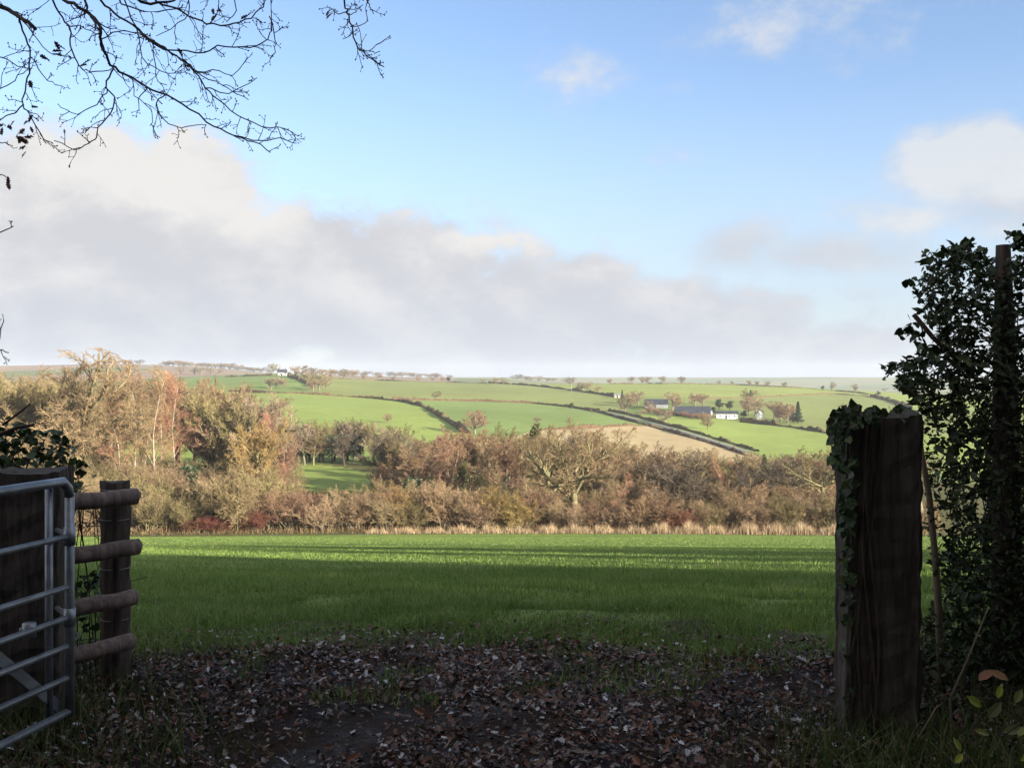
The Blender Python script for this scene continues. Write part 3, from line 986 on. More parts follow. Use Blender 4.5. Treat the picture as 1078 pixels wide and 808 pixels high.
def hedge(pix, h, wdt, m, label, dmin=240, dmax=1000):
    P = []
    for (a, b), (c, d) in zip(pix[:-1], pix[1:]):
        k = max(3, int(math.hypot(c - a, d - b) / 2.2))
        for t in np.linspace(0, 1, k, endpoint=False):
            P.append(hit(a + (c - a) * t, b + (d - b) * t, dmin, dmax))
    P.append(hit(*pix[-1], dmin, dmax))
    P = np.array(P)
    ker = np.ones(5) / 5
    for c in (0, 1):
        q = np.convolve(np.r_[[P[0, c]] * 2, P[:, c], [P[-1, c]] * 2], ker, 'valid')
        P[:, c] = q
    # resample evenly, about one ring per 1.2 m
    s = np.r_[0, np.cumsum(np.linalg.norm(np.diff(P[:, :2], axis=0), axis=1))]
    n = max(8, int(s[-1] / 1.2))
    t = np.linspace(0, s[-1], n)
    x, y = np.interp(t, s, P[:, 0]), np.interp(t, s, P[:, 1])
    T = unit(np.gradient(np.stack([x, y], 1), axis=0))
    Nn = np.stack([-T[:, 1], T[:, 0]], 1)
    h, wdt = h * .5, wdt * .66
    prof = np.array([(-.5, -.2), (-.55, .35), (-.42, .8), (-.15, 1.0), (.18, 1.0), (.44, .78), (.55, .3), (.5, -.2)])
    wv = np.convolve(rng.normal(size=n + 8), np.ones(9) / 3, 'valid')
    hh = h * (1 + .34 * wv + .14 * rng.normal(size=n)).clip(.3, 2.2)
    off = prof[None, :, 0] * wdt * (1 + .16 * rng.normal(size=(n, 8))) * (1 + .2 * np.roll(wv, 5))[:, None].clip(.5, 1.5)
    vx = x[:, None] + Nn[:, :1] * off
    vy = y[:, None] + Nn[:, 1:] * off
    vz = terrain(vx, vy) + prof[None, :, 1] * hh[:, None] * (1 + .07 * rng.normal(size=(n, 8)))
    v = np.stack([vx, vy, vz], -1)
    o = link('hedgerow', mesh('hedgerow', v, grid_faces(n, 8), [m]), label=label, cat='hedge', group='hedgerows across the far hill')
    return o


hedge([(240, 412), (275, 413.5), (312, 414), (360, 417), (404, 420.5)], 2.2, 2.0, HEDGE_B, 'brown hedgerow along the upper side of the large bright green field')
hedge([(402, 420.5), (425, 423), (446, 428), (466, 440), (480, 449), (494, 457)], 3.0, 2.4, HEDGE_D, 'dark hedgerow curving down the hill between two green fields')
hedge([(412, 420.5), (456, 421.5), (510, 422.5), (560, 424.5), (600, 428.5), (632, 432)], 2.4, 2.0, HEDGE_B, 'long level brown hedgerow below the olive field')
hedge([(514, 403), (540, 404.5), (566, 406.5), (600, 410.5), (628, 414.5), (650, 418)], 2.8, 2.2, HEDGE_D, 'dark hedgerow slanting from the skyline down to the small hut')
hedge([(600, 428.5), (632, 434), (650, 439.5), (684, 448.5), (711, 456), (750, 467), (788, 480)], 2.0, 2.0, HEDGE_D, 'dark hedgerow on the lower side of the lane, above the stubble')
hedge([(640, 432), (664, 437), (693, 445), (723, 452.6), (759, 463.5), (799, 475.6)], 2.2, 2.0, HEDGE_D, 'dark hedgerow on the upper side of the lane, below the farm')
hedge([(560, 453), (620, 450.5), (660, 448), (692, 448.5)], 1.8, 2.0, HEDGE_B, 'low brown hedgerow along the top of the buff stubble field')
hedge([(778, 444), (800, 446), (836, 450), (872, 456), (900, 460)], 3.4, 2.6, HEDGE_D, 'dark hedgerow running from the white farmhouse down to the right')
hedge([(740, 420), (797, 418.3), (830, 416.5), (873, 414.5), (920, 417)], 1.6, 2.0, HEDGE_B, 'thin brown hedgerow between the two upper right fields')
hedge([(916, 417), (935, 421.5), (960, 430)], 4.0, 3.0, HEDGE_D, 'dark hedgerow on the skyline beside the ivy-covered bush')
hedge([(236, 397), (260, 396), (287, 395)], 3.6, 3, HEDGE_D, 'short dark hedgerow left of the house on the ridge', dmax=1100)
hedge([(303, 396), (316, 400), (331, 408.5)], 4.6, 3.6, HEDGE_D, 'dark hedgerow dropping right from the house on the ridge')
hedge([(640, 403), (700, 404), (760, 404), (800, 406), (850, 409), (900, 413), (926, 416.5)], 1.7, 1.8, HEDGE_D, 'thin dark hedgerow along the right-hand skyline')
hedge([(340, 398), (420, 401), (515, 403.5)], 1.5, 1.8, HEDGE_B, 'thin brown hedgerow along the middle skyline')

LANE = simple_mat('lane_tarmac', (.14, .135, .135), (.2, .19, .19), .5, .7, .3)
lane_pix = [(643, 434.8), (684.5, 445.3), (723, 455.8), (759, 467), (792, 477.5)]
L_ = np.array([hit(a + (c - a) * t, b + (d - b) * t) for (a, b), (c, d) in zip(lane_pix[:-1], lane_pix[1:]) for t in np.linspace(0, 1, 8, endpoint=False)])
T_ = unit(np.gradient(L_[:, :2], axis=0))
N_ = np.stack([-T_[:, 1], T_[:, 0]], 1)
lv = []
for sgn in (-1.3, -.4, .4, 1.3):
    q = L_[:, :2] + N_ * sgn
    lv.append(np.c_[q, terrain(q[:, 0], q[:, 1]) + .25])
lv = np.stack(lv, 1)
link('lane', mesh('lane', lv, grid_faces(len(L_), 4), [LANE], True), kind='structure', label='pale lane between two dark hedgerows')

# hill trees: (px, py of the foot, height in metres, kind, label)
ZH = 'on the far hill'
for px, py, h, k, lb in [
        (500, 457, 9.0, 'russet', 'reddish round tree at the foot of the curving dark hedgerow'),
        (460, 421, 6, 'olive', None), (601, 431, 4, 'holly', 'small dark bush on the level brown hedgerow'), (612, 411.5, 7, 'grey', None), (620, 412, 7.4, 'brown', None), (630, 414, 6, 'brown', None),
        (655, 420, 6.5, 'conifer', 'thin dark conifer beside the small hut'), (664, 428, 9.5, 'brown', None), (658, 434, 9, 'olive', None), (672, 426, 9.5, 'brown', None), (684, 432, 6, 'russet', None), (708, 432, 11.0, 'brown', None),
        (700, 446, 6.5, 'grey', 'round grey bush on the lane hedge below the barns'), (745, 452, 6, 'brown', 'lone small tree in the bright field below the farm'), (732, 427, 8.5, 'russet', None), (740, 427, 8, 'brown', None), (757, 431, 6.5, 'holly', None), (768, 432, 6, 'holly', None),
        (788, 436, 10, 'russet', None), (795, 438, 11, 'brown', None), (790, 428, 12, 'olive', None), (815, 442, 10.5, 'russet', None), (822, 444, 10.8, 'brown', None), (829, 445, 9.8, 'russet', None),
        (840, 445, 11.5, 'conifer', 'large dark conifer right of the farm trees'), (834, 443, 8.5, 'conifer', None), (790, 424, 9, 'conifer', None), (750, 437, 5, 'holly', None), (783, 440, 4.5, 'holly', None),
        (283, 408, 7, 'grey', None), (291, 408.5, 7.5, 'grey', None), (297, 409, 7.2, 'brown', None), (330, 412, 8, 'brown', None), (336, 411, 11, 'olive', None), (343, 409, 9, 'brown', None), (325, 403, 9, 'brown', None),
        (566, 447, 3.6, 'olive', None), (625, 440, 5.5, 'tanbirch', None), (408, 445, 4, 'brown', None), (250, 428, 7, 'russet', None), (300, 432, 5, 'russet', None)]:
    p = hit(px, py)
    P_(k, px, 0, h * .92, ZH, 1.15, lb, p=p)
ZS = 'on the skyline'
for px, py, h, k, lb in [
        (601, 406, 7.5, 'grey', None), (642, 403.5, 6, 'brown', None), (665, 403.3, 8.5, 'grey', None), (675.5, 403.4, 8, 'grey', None), (682.5, 403.5, 8, 'grey', None), (697, 403.6, 8.5, 'grey', None), (718, 403.6, 8.5, 'grey', None),
        (757, 404.8, 5, 'grey', None), (770, 405, 4.5, 'grey', None), (788, 406, 6, 'brown', None), (797, 406.4, 5.5, 'brown', None), (808, 407, 6, 'grey', None), (826, 408, 6, 'olive', None),
        (866, 410.3, 4.5, 'holly', 'small dark evergreen on the right-hand skyline'), (876, 411.3, 9.5, 'oak', 'tall round bare oak on the right-hand skyline'), (900, 413, 9.2, 'oak', 'broad bare oak on the skyline nearest the ivy-covered bush'),
        (925, 416.3, 4.5, 'holly', None), (288, 394, 12, 'grey', 'bare tree beside the white house on the ridge'), (310, 396, 10, 'brown', None), (318, 397, 11.5, 'grey', None), (330, 397.5, 10, 'olive', None), (340, 398, 9, 'brown', None),
        (350, 398.4, 10, 'brown', None), (362, 399, 10.5, 'olive', None), (372, 399.4, 10, 'brown', None), (383, 399.6, 7, 'grey', None), (400, 400, 7, 'brown', None), (414, 400.4, 5.5, 'grey', None), (440, 401, 6, 'brown', None),
        (455, 401.5, 6, 'grey', None), (466, 402, 7, 'brown', None), (472, 402, 6, 'holly', None), (508, 403, 5, 'brown', None), (522, 404, 7, 'brown', None), (530, 404.4, 7, 'grey', None)]:
    p = hit(px, py, 600, 1000)
    P_(k, px, 0, h * .85, ZS, 1.15, lb, p=p)
ZD = 'on the farthest ridge'
for k, px in enumerate(list(np.r_[np.linspace(110, 150, 4), np.linspace(172, 282, 30), np.linspace(340, 470, 20), np.linspace(545, 600, 8), np.linspace(935, 960, 4)])):
    px = px + rng.uniform(-3, 3)
    d = 1870 if px < 900 else 1900
    P_(str(rng.choice(['grey', 'brown', 'dusk'])), px, d, rng.uniform(7, 12), ZD, 2.3, sink=.3)
for px, d in [(142, 1480), (165, 1450), (190, 1460), (205, 1430), (212, 1420), (222, 1440), (230, 1425)]:
    P_('grey', px, d, rng.uniform(10, 15), 'below the farthest ridge', 1.5)

ORD = ['leftmost', 'second', 'third', 'fourth', 'fifth', 'sixth', 'seventh', 'eighth', 'ninth', 'tenth', 'eleventh', 'twelfth', 'thirteenth', 'fourteenth', 'fifteenth', 'sixteenth', 'seventeenth',
       'eighteenth', 'nineteenth', 'twentieth', 'twenty-first', 'twenty-second', 'twenty-third', 'twenty-fourth', 'twenty-fifth', 'twenty-sixth', 'twenty-seventh', 'twenty-eighth', 'twenty-ninth', 'thirtieth']
by = {}
for o, kind, zone, px, lb, ct in PLANTED:
    w1, wp = WORDS[kind]
    o['category'] = ct
    o['group'] = f'{wp} {zone}'
    if lb:
        o['label'] = lb
    else:
        by.setdefault((kind, zone), []).append((px, o))
for (kind, zone), lst in by.items():
    w1, wp = WORDS[kind]
    lst.sort(key=lambda a: a[0])
    for i, (px, o) in enumerate(lst):
        if len(lst) == 1:
            o['label'] = f'the only unlabelled {w1} {zone}'.replace('only unlabelled ', '')
        else:
            o['label'] = f'{ORD[i] if i < len(ORD) else str(i + 1) + "th"} {"of" if i == 0 else "from the left of"} the {wp} {zone}'

for i, px in enumerate(np.linspace(678, 748, 13)):
    p = hit(px + rng.uniform(-2, 2), 434 + (px - 678) * .105 + rng.uniform(0, 2))
    o = P_('russetshrub' if i % 2 else 'brownshrub', px, 0, rng.uniform(2.2, 3.6), ZH, 1.6, ORD[i] + ' low reddish-brown bush from the left in front of the farm barns', p=p)
    o['label'], o['category'], o['group'] = ORD[i] + ' low reddish-brown bush from the left in front of the farm barns', 'shrub', 'bushes in front of the barns'

# farm buildings
WHITE = simple_mat('white_render', (.66, .64, .60), (.80, .78, .74), .6, .8, .2)
SLATE = simple_mat('dark_slate', (.018, .022, .03), (.038, .044, .056), .5, .55, .4)
BRICK = simple_mat('red_brick_wall', (.16, .075, .05), (.24, .12, .08), .8, .9, .1)
STONE = simple_mat('grey_sheeting', (.16, .17, .18), (.26, .27, .28), .5, .7, .2)
GLASS = simple_mat('dark_window', (.015, .018, .022), (.03, .035, .04), 1, .15, .5)
WOODD = simple_mat('dark_door', (.05, .04, .03), (.08, .06, .045), 2, .8, .2)


def gable_house(name, p, rz, Lx, Wy, hw, hr, wall, roof, label, cat='building', windows=3, chimney=False, door=True, door_mat=None):
    o = empty(name, (p[0], p[1], p[2] - .2), rz, label=label, cat=cat)
    a, b = Lx / 2, Wy / 2
    v, f = box(-a, a, -b, b, 0, hw)
    gv = np.array([[-a, -b, hw], [-a, b, hw], [-a, 0, hw + hr], [a, -b, hw], [a, b, hw], [a, 0, hw + hr]])
    gv[:, 0] *= .999
    wv, wf = merge([(v, f), (gv, np.array([[0, 2, 1], [3, 4, 5]]))])
    link('wall', mesh('wall', wv, wf, [wall]), o)
    e, t = .35, .18
    k = hr / b
    z0 = hw - e * k
    rv = np.array([[sx_ * (a + e), sy_ * (b + e), z0 + dz] for dz in (.03, .03 + t) for sx_ in (-1, 1) for sy_ in (-1, 1)]
                  + [[sx_ * (a + e), 0, hw + hr + dz] for dz in (.03, .03 + t) for sx_ in (-1, 1)])
    rf4 = np.array([[4, 6, 11, 10], [5, 10, 11, 7], [0, 8, 9, 2], [1, 3, 9, 8], [0, 2, 6, 4], [1, 5, 7, 3], [0, 4, 10, 8], [8, 10, 5, 1], [2, 9, 11, 6], [9, 3, 7, 11]])
    r_ = link('roof', mesh('roof', rv, rf4, [roof]), o)
    if chimney:
        cv, cf = merge([box(-.4, .4, -.3, .3, hw + hr - .4, hw + hr + 1.1), box(-.5, .5, -.4, .4, hw + hr + 1.1, hw + hr + 1.25)])
        cv[:, 0] += a * .7
        link('chimney', mesh('chimney', cv, cf, [BRICK]), r_)
    for i in range(windows):
        cx = -a + Lx * (i + .5) / windows + (.9 if door and i == windows // 2 else 0)
        wd = link('window', mesh('window', *box(cx - .5, cx + .5, -b - .06, -b + .02, hw * .42, hw * .42 + 1.1), [WHITE]), o)
        link('pane', mesh('pane', *box(cx - .4, cx + .4, -b - .08, -b - .062, hw * .42 + .1, hw * .42 + 1.0), [GLASS]), wd)
    if door:
        link('door', mesh('door', *box(-.5 - .6, .5 - .6, -b - .07, -b + .02, .2, 2.2), [door_mat or WOODD]), o)
    return o


def at(px, py):
    return hit(px, py, 300, 1000)


gable_house('barn', at(729, 438), R(-7), 17.5, 9, 1.9, 3.4, BRICK, SLATE, 'long barn with a wide dark blue-grey roof in the middle of the farm', 'barn', 0)
gable_house('barn', at(691, 429), R(-10), 13, 8, 2.4, 2.6, STONE, SLATE, 'smaller dark-roofed barn at the upper left of the farm', 'barn', 0)
gable_house('farmhouse', at(765, 440.3), R(-4), 11, 5, 2.7, 1.2, WHITE, SLATE, 'long low white farmhouse right of the big barn', 'house', 3)
gable_house('cottage', at(745, 438.5), R(70), 5.5, 3.8, 3.4, 2.0, WHITE, SLATE, 'small white gabled outbuilding touching the right end of the barn', 'building', 1, door=False)
gable_house('cottage', at(800, 441), R(80), 4.4, 3.4, 3.4, 1.9, WHITE, SLATE, 'white gable standing alone among the farm trees', 'house', 1)
gable_house('shed', at(651, 418.5), R(-8), 5, 3, 1.7, .8, simple_mat('pale_boards', (.42, .36, .28), (.52, .46, .36), 1, .9, .1), STONE, 'tiny pale hut at the end of the slanting hedgerow', 'hut', 0)
hp = hit(297, 395.2, 700, 1000)
gable_house('farmhouse', hp, R(20), 7.5, 5.5, 3.0, 2.4, WHITE, SLATE, 'white house with a dark roof on the left-hand ridge', 'house', 2, True)
# farm wall in front of the barns
fp = [at(x, y) for x, y in ((686, 433), (706, 436.5), (726, 439.5), (742, 441))]
fv = np.array([[q[0], q[1] + dy, q[2] + z] for q in fp for dy, z in ((0, -.3), (0, 1.7), (.5, 1.7), (.5, -.3))])
link('farm_wall', mesh('farm_wall', fv, grid_faces(4, 4), [BRICK]), label='low reddish wall in front of the barns', cat='wall')
# white pole
p = at(601.5, 417.5)
po = empty('utility_pole', (p[0], p[1], p[2]), label='pale slim pole standing in the olive field', cat='pole')
link('pole', mesh('pole', *merge([capped_tube([(0, 0, -.3), (0, 0, 5), (0, 0, 10.2)], [.13, .12, .10], 8)]), [STONE], True), po)
link('crossarm', mesh('crossarm', *box(-.9, .9, -.08, .08, 9.4, 9.55), [WOODD]), po)

# ------------------------------------------------------------------ reeds
REED = leaf_mat('reed', [(0, (.15, .10, .058)), (.5, (.28, .205, .125)), (1, (.43, .34, .22))], .8, .1)


def blades(x, y, z, h, wdt, r, lean=.25, seg=3):
    n = len(x)
    a = r.uniform(0, 6.283, n)
    la = r.uniform(0, 6.283, n)
    lm = np.abs(r.normal(0, lean, n)) * h
    t = np.linspace(0, 1, seg)
    w_ = wdt[:, None] * (1 - t ** 1.6)[None] * .5 + .0004
    cx = x[:, None] + (np.cos(la) * lm)[:, None] * t[None] ** 2
    cy = y[:, None] + (np.sin(la) * lm)[:, None] * t[None] ** 2
    cz = z[:, None] + h[:, None] * t[None] * (1 - .15 * (lm / h)[:, None] * t[None])
    dx, dy = np.cos(a)[:, None] * w_, np.sin(a)[:, None] * w_
    v = np.stack([np.stack([cx - dx, cy - dy, cz], -1), np.stack([cx + dx, cy + dy, cz], -1)], 2)   # n,seg,2,3
    i = np.arange(n * seg * 2).reshape(n, seg, 2)
    f = np.stack([i[:, :-1, 0], i[:, :-1, 1], i[:, 1:, 1], i[:, 1:, 0]], -1).reshape(-1, 4)
    return v.reshape(-1, 3), f, seg * 2


n = 15000
rp = np.r_[rng.uniform(385, 905, 12500), rng.uniform(690, 905, 2500)]
rd = rng.uniform(112.5, 117.5, n)
rx = (rp - CX) / F * rd
clump = .75 + .25 * np.sin(rp * .21) + .15 * np.sin(rp * .53 + 1)
rh = np.interp(rp, [385, 430, 560, 640, 700, 860, 905], [.5, .8, 1.0, 1.0, 1.2, 1.35, 1.3]) * clump * rng.uniform(.5, 1.2, n) * (1 + .25 * np.sin(rp * .09 + 2) * np.sin(rp * .031))
v, f, k = blades(rx, rd, terrain(rx, rd) - .05, rh, np.full(n, .04), rng, .3)
link('reed_bed', mesh('reed_bed', v, f, [REED], attr={'rnd': np.repeat(rng.uniform(0, 1, n), k)}), kind='stuff', label='pale buff reeds along the far edge of the meadow', cat='reeds')
# rough brown grass and undergrowth through the wood
n = 48000
ug = rng.uniform(-80, 990, n)
ud = rng.uniform(113.5, 170, n)
ux = (ug - CX) / F * ud
v, f, k = blades(ux, ud, terrain(ux, ud) - .05, rng.uniform(.35, 1.3, n) * np.interp(ud, [113, 119], [.5, 1]), np.full(n, .07), rng, .9)
UND = leaf_mat('undergrowth', [(0, (.07, .045, .026)), (.4, (.15, .105, .06)), (.75, (.16, .09, .055)), (1, (.13, .13, .05))], .9, .05)
link('undergrowth', mesh('undergrowth', v, f, [UND], attr={'rnd': np.repeat(rng.uniform(0, 1, n), k)}), kind='stuff', label='brown bracken and rough grass under the valley trees', cat='undergrowth')

# ------------------------------------------------------------------ meadow grass near the gate
GRASS = leaf_mat('grass_blade', [(0, (.088, .148, .031)), (.5, (.13, .20, .043)), (.85, (.175, .235, .06)), (1, (.27, .25, .12))], .6, .25, .25)


def gnoise(x, y):
    v = 0
    for k, (a, b, c) in enumerate(((2.9, 1.1, .3), (-1.3, 3.7, 1.9), (4.7, -3.1, 2.2), (6.3, 5.2, .7), (-8.1, 4.4, 4.0), (1.2, -1.9, 5.0))):
        v = v + np.sin(x * a + y * b + c + 1.2 * np.sin(x * b * .6 - y * a * .5 + k)) * (1, .9, .8, .55, .5, 1)[k]
    return v


def wedge(n, d0, d1, r, spread=.60):
    d = np.sqrt(r.uniform(d0 * d0, d1 * d1, n))
    return r.uniform(-spread, spread, n) * d, d


gv, gf, gr, off = [], [], [], 0
for n, d0, d1, h0, h1, wd in ((80000, 4.9, 9, .05, .15, .007), (90000, 8, 16, .06, .15, .011), (100000, 14, 40, .05, .11, .02), (170000, 32, 113, .05, .12, .05)):
    x, y = wedge(n, d0, d1, rng)
    patch = gnoise(x, y) * .75
    edge = 5.7 + .45 * np.exp(-(x + .1) ** 2 / 1.2) + .12 * np.sin(x * 2.3) - .05 * np.abs(x)
    keep = (y > edge + rng.exponential(.35, n) * (rng.uniform(0, 1, n) < .9)) & ((y > 9.5) | (patch + rng.normal(0, .9, n) > -.9))
    # scattered tufts inside the leaf litter
    tuft = (y < edge) & (patch > .6) & (rng.uniform(0, 1, n) < .4)
    keep |= tuft
    x, y, patch, edge = x[keep], y[keep], patch[keep], edge[keep]
    h = rng.uniform(h0, h1, len(x)) * (1 + .22 * patch.clip(-1.5, 2))
    h *= .72 * np.interp(y, [16, 40], [1, .5]) * np.where(y < edge, .6, 1)
    v, f, k = blades(x, y, near_z(x, y) - .01, h, np.full(len(x), wd), rng, .55)
    gv.append(v)
    gf.append(f + off)
    off += len(v)
    gr.append(np.repeat((rng.uniform(0, 1, len(x)) * .8 + .1 * patch).clip(0, 1), k))
link('grass', mesh('grass', np.concatenate(gv), np.concatenate(gf), [GRASS], attr={'rnd': np.concatenate(gr)}), kind='stuff', label='green meadow grass beyond the fallen leaves', cat='grass')

# ------------------------------------------------------------------ fallen leaves
LITTER = leaf_mat('fallen_leaf', [(0, (.02, .012, .009)), (.35, (.055, .026, .015)), (.6, (.15, .05, .02)), (.76, (.085, .047, .03)), (.86, (.17, .12, .09)), (.94, (.28, .26, .26)), (1, (.48, .48, .50))], .4, .42)  # palest stops paint bluish-white wet glints into the leaf colour
n = 95000
d = np.sqrt(rng.uniform(2.2 ** 2, 8.6 ** 2, n))
x = rng.uniform(-.66, .66, n) * d
patch = np.sin(x * 1.9 + np.sin(d * 1.3)) + np.sin(d * 2.3 + x * .7)
edge = 5.7 + .45 * np.exp(-(x + .1) ** 2 / 1.2) + .12 * np.sin(x * 2.3) - .05 * np.abs(x)
keep = (d < edge + .2) | ((rng.uniform(0, 1, n) < .22) & (d < edge + .9)) | ((rng.uniform(0, 1, n) < .012))
patch = gnoise(x, d)
keep &= ~((d < edge) & (patch > .8) & (rng.uniform(0, 1, n) < .6))
bare = gnoise(x * .8 + 5, d * 1.5 - 2)
keep &= ~((bare > 1.5) & (rng.uniform(0, 1, n) < .6))
x, d = x[keep], d[keep]
n = len(x)
pos = np.stack([x, d, near_z(x, d) + rng.uniform(0, .035, n)], 1)
v, f = scatter(OAK_V, OAK_F, pos, randrot(n, .5), (.031 * np.exp(rng.normal(0, .32, n))).clip(.016, .07))
vv = v.reshape(n, len(OAK_V), 3)
curl = rng.uniform(-1.2, 2.2, n)[:, None] * ((np.array(OAK_V)[:, 0] - .5) ** 2 * .25 + np.abs(np.array(OAK_V)[:, 1]) * .18)[None]
vv[:, :, 2] += curl * .09
link('fallen_leaves', mesh('fallen_leaves', vv, f, [LITTER], attr={'rnd': np.repeat(rng.uniform(0, 1, n), len(OAK_V))}), kind='stuff',
     label='wet brown fallen oak leaves covering the gateway', cat='leaf litter')

# ------------------------------------------------------------------ galvanised gate
GALV = simple_mat('galvanised_steel', (.13, .14, .155), (.25, .265, .29), 9.0, .42, .5, 0, .002, metal=.6)
G0 = np.array([-2.0, 4.5])
GD = np.array([-.213, -.977])                                 # the gate stands open, swung back towards the lane
GL = 3.55
gate = empty('field_gate', (G0[0], G0[1], 0), label='galvanised steel field gate standing open beside the thick wooden post', cat='gate')


def gp(s, z, off=0.0):
    """point on the gate: s metres from the hinge end, local to the gate"""
    return (GD[0] * s - GD[1] * off * -1, GD[1] * s + GD[0] * off * -1, z)


HB = [1.145, .896, .668, .531, .402, .26, .106]
for i, z in enumerate(HB):
    if i == 0:
        pts = [gp(.0, z - .07), gp(.012, z - .03), gp(.045, z), gp(.2, z), gp(GL * .5, z), gp(GL - .05, z), gp(GL, z - .06)]
        link('top_rail', mesh('top_rail', *merge([capped_tube(pts, .0215, 12)]), [GALV], True), gate)
    else:
        link('bar', mesh('bar', *merge([capped_tube([gp(.01, z), gp(GL * .5, z), gp(GL, z)], .0135 if i < 6 else .018, 10)]), [GALV], True), gate)
link('end_stile', mesh('end_stile', *merge([capped_tube([gp(0, 1.09), gp(0, .6), gp(0, .085)], .021, 12)]), [GALV], True), gate)
link('stile', mesh('stile', *merge([capped_tube([gp(.1, 1.12, .03), gp(.1, .6, .03), gp(.1, .1, .03)], .017, 10)]), [GALV], True), gate)
link('stile', mesh('stile', *merge([capped_tube([gp(GL, 1.09), gp(GL, .085)], .021, 10)]), [GALV], True), gate)
# flat diagonal brace
a, b = np.array(gp(.03, .13, .03)), np.array(gp(1.2, 1.13, .03))
dv = unit(b - a)
nn = unit(np.cross(dv, np.array([-GD[1], GD[0], 0])))
sd_ = np.array([GD[1], -GD[0], 0]) * .004
bv = np.array([p + nn * s1 * .024 + sd_ * s2 for p in (a, b) for s1, s2 in ((-1, -1), (1, -1), (1, 1), (-1, 1))])
bf = np.array([[0, 1, 2, 3], [4, 7, 6, 5], [0, 4, 5, 1], [1, 5, 6, 2], [2, 6, 7, 3], [3, 7, 4, 0]])
link('diagonal_brace', mesh('diagonal_brace', bv, bf, [GALV]), gate)
for z in (.896, .531):
    link('hinge', mesh('hinge', *merge([capped_tube([(0, 0, z), (-.05, .06, z), (-.14, .18, z)], .012, 8),
                                         capped_tube([gp(.0, z - .04, 0), gp(.0, z + .04, 0)], .026, 10)]), [GALV], True), gate)
link('brace_clamp', mesh('brace_clamp', *merge([capped_tube([gp(.24, .50, .02), gp(.24, .56, .02)], .028, 10), capped_tube([gp(.25, .535, .05), gp(.22, .50, .07)], .01, 6)]), [GALV], True), gate)


# ------------------------------------------------------------------ timber posts and rails
def wood_mat(name, c1, c2, c3, moss=.25):
    n = mat(name, .85, .2)
    tc = n.n('ShaderNodeTexCoord').outputs['Object']
    mp = n.n('ShaderNodeMapping')
    mp.inputs['Scale'].default_value = (14, 14, 1.0)
    n.l(tc, mp.inputs[0])
    g = n.noise(mp.outputs[0], 2.2, 8, .65, dist=.4)
    bl = n.noise(tc, 4.0, 5, .6)
    c = n.mix(n.smooth(g, .35, .68), c1, c2)
    c = n.mix(n.math('MULTIPLY', n.smooth(bl, .5, .72), moss), c, c3)
    n.l(c, n.b.inputs['Base Color'])
    bump(n, n.math('ADD', g, n.math('MULTIPLY', bl, .3)), .9, .012)
    return n.m


OLDWOOD = wood_mat('weathered_timber', (.03, .024, .02), (.078, .062, .051), (.05, .053, .026), .5)
DARKWOOD = wood_mat('creosoted_timber', (.03, .022, .02), (.085, .062, .052), (.04, .045, .025), .35)
RAILWOOD = wood_mat('rail_timber', (.10, .075, .068), (.20, .15, .132), (.11, .105, .075), .3)


def rough_post(w2, d2, h, r, taper=.0, tilt=(0, 0), rows=26, round_=.22, topcut=.03, cols=28):
    """a squared, split and weathered post"""
    a = np.linspace(0, 2 * math.pi, cols, endpoint=False)
    e = 1 / max(round_, .08) * .5
    cx = np.sign(np.cos(a)) * np.abs(np.cos(a)) ** (round_)
    cy = np.sign(np.sin(a)) * np.abs(np.sin(a)) ** (round_)
    z = np.linspace(-.2, h, rows)
    groove = r.normal(0, .006, cols)
    P = []
    for zz in z:
        s = 1 - taper * max(zz, 0) / h
        rad = 1 + groove / max(w2, d2) + r.normal(0, .004, cols) / max(w2, d2)
        top = topcut * (np.sin(a * 2 + 1) + .6 * np.sin(a * 5)) * (zz > h - .001)
        P.append(np.stack([cx * w2 * s * rad + tilt[0] * zz, cy * d2 * s * rad + tilt[1] * zz, zz + top], 1))
    v = np.array(P).reshape(-1, 3)
    i = np.arange(rows * cols).reshape(rows, cols)
    f = np.stack([i[:-1], np.roll(i[:-1], -1, 1), np.roll(i[1:], -1, 1), i[1:]], -1).reshape(-1, 4)
    c = len(v)
    v = np.r_[v, [[tilt[0] * h, tilt[1] * h, h - .01]]]
    t = np.stack([np.full(cols, c), i[-1], np.roll(i[-1], -1)], 1)
    return v, f, t


r1 = np.random.default_rng(3)
link('gate_post', mesh('gate_post', *merge([rough_post(.145, .14, 1.17, r1, round_=.25, topcut=.008)]), [OLDWOOD], False), loc=(-2.30, 4.80, 0), rz=.12,
     label='thick square wooden hinge post behind the end of the steel gate', cat='gate post')
fence = empty('rail_fence', (-2.12, 5.32, 0), label='four round timber rails on a short dark post left of the opening', cat='fence')
link('post', mesh('post', *merge([rough_post(.072, .072, 1.06, r1, round_=.95, cols=20, topcut=.004)]), [DARKWOOD], True), fence)
for zr, zl, ex in ((.985, 1.0, 0), (.722, .712, .01), (.46, .44, -.01), (.225, .2, -.025)):
    pr_ = np.array([.145 + ex, -.085, zr])
    pl_ = np.array([-.30, -.52, zl])
    k = np.linspace(0, 1, 7)[:, None]
    pts = pr_ * (1 - k) + pl_ * k + np.c_[np.zeros((7, 2)), r1.normal(0, .004, 7)]
    dr = unit(pr_ - pl_)
    pts = np.r_[[pr_ + dr * .012], pts]
    link('rail', mesh('rail', *merge([capped_tube(pts, [.024] + [.043] * 7, 16)]), [RAILWOOD], True), fence)
WIRE = simple_mat('fence_wire', (.2, .21, .22), (.3, .31, .32), 5, .4, .5, metal=.7)
wires = []
for z in (.86, .60, .33, 1.02):
    a_ = np.linspace(0, 2 * math.pi, 17)
    wires.append(capped_tube(np.stack([np.cos(a_) * .0745, np.sin(a_) * .0745, np.full(17, z)], 1), .0016, 5))
for wg in wires:
    link('wire', mesh('wire', *merge([wg]), [WIRE], True), fence)

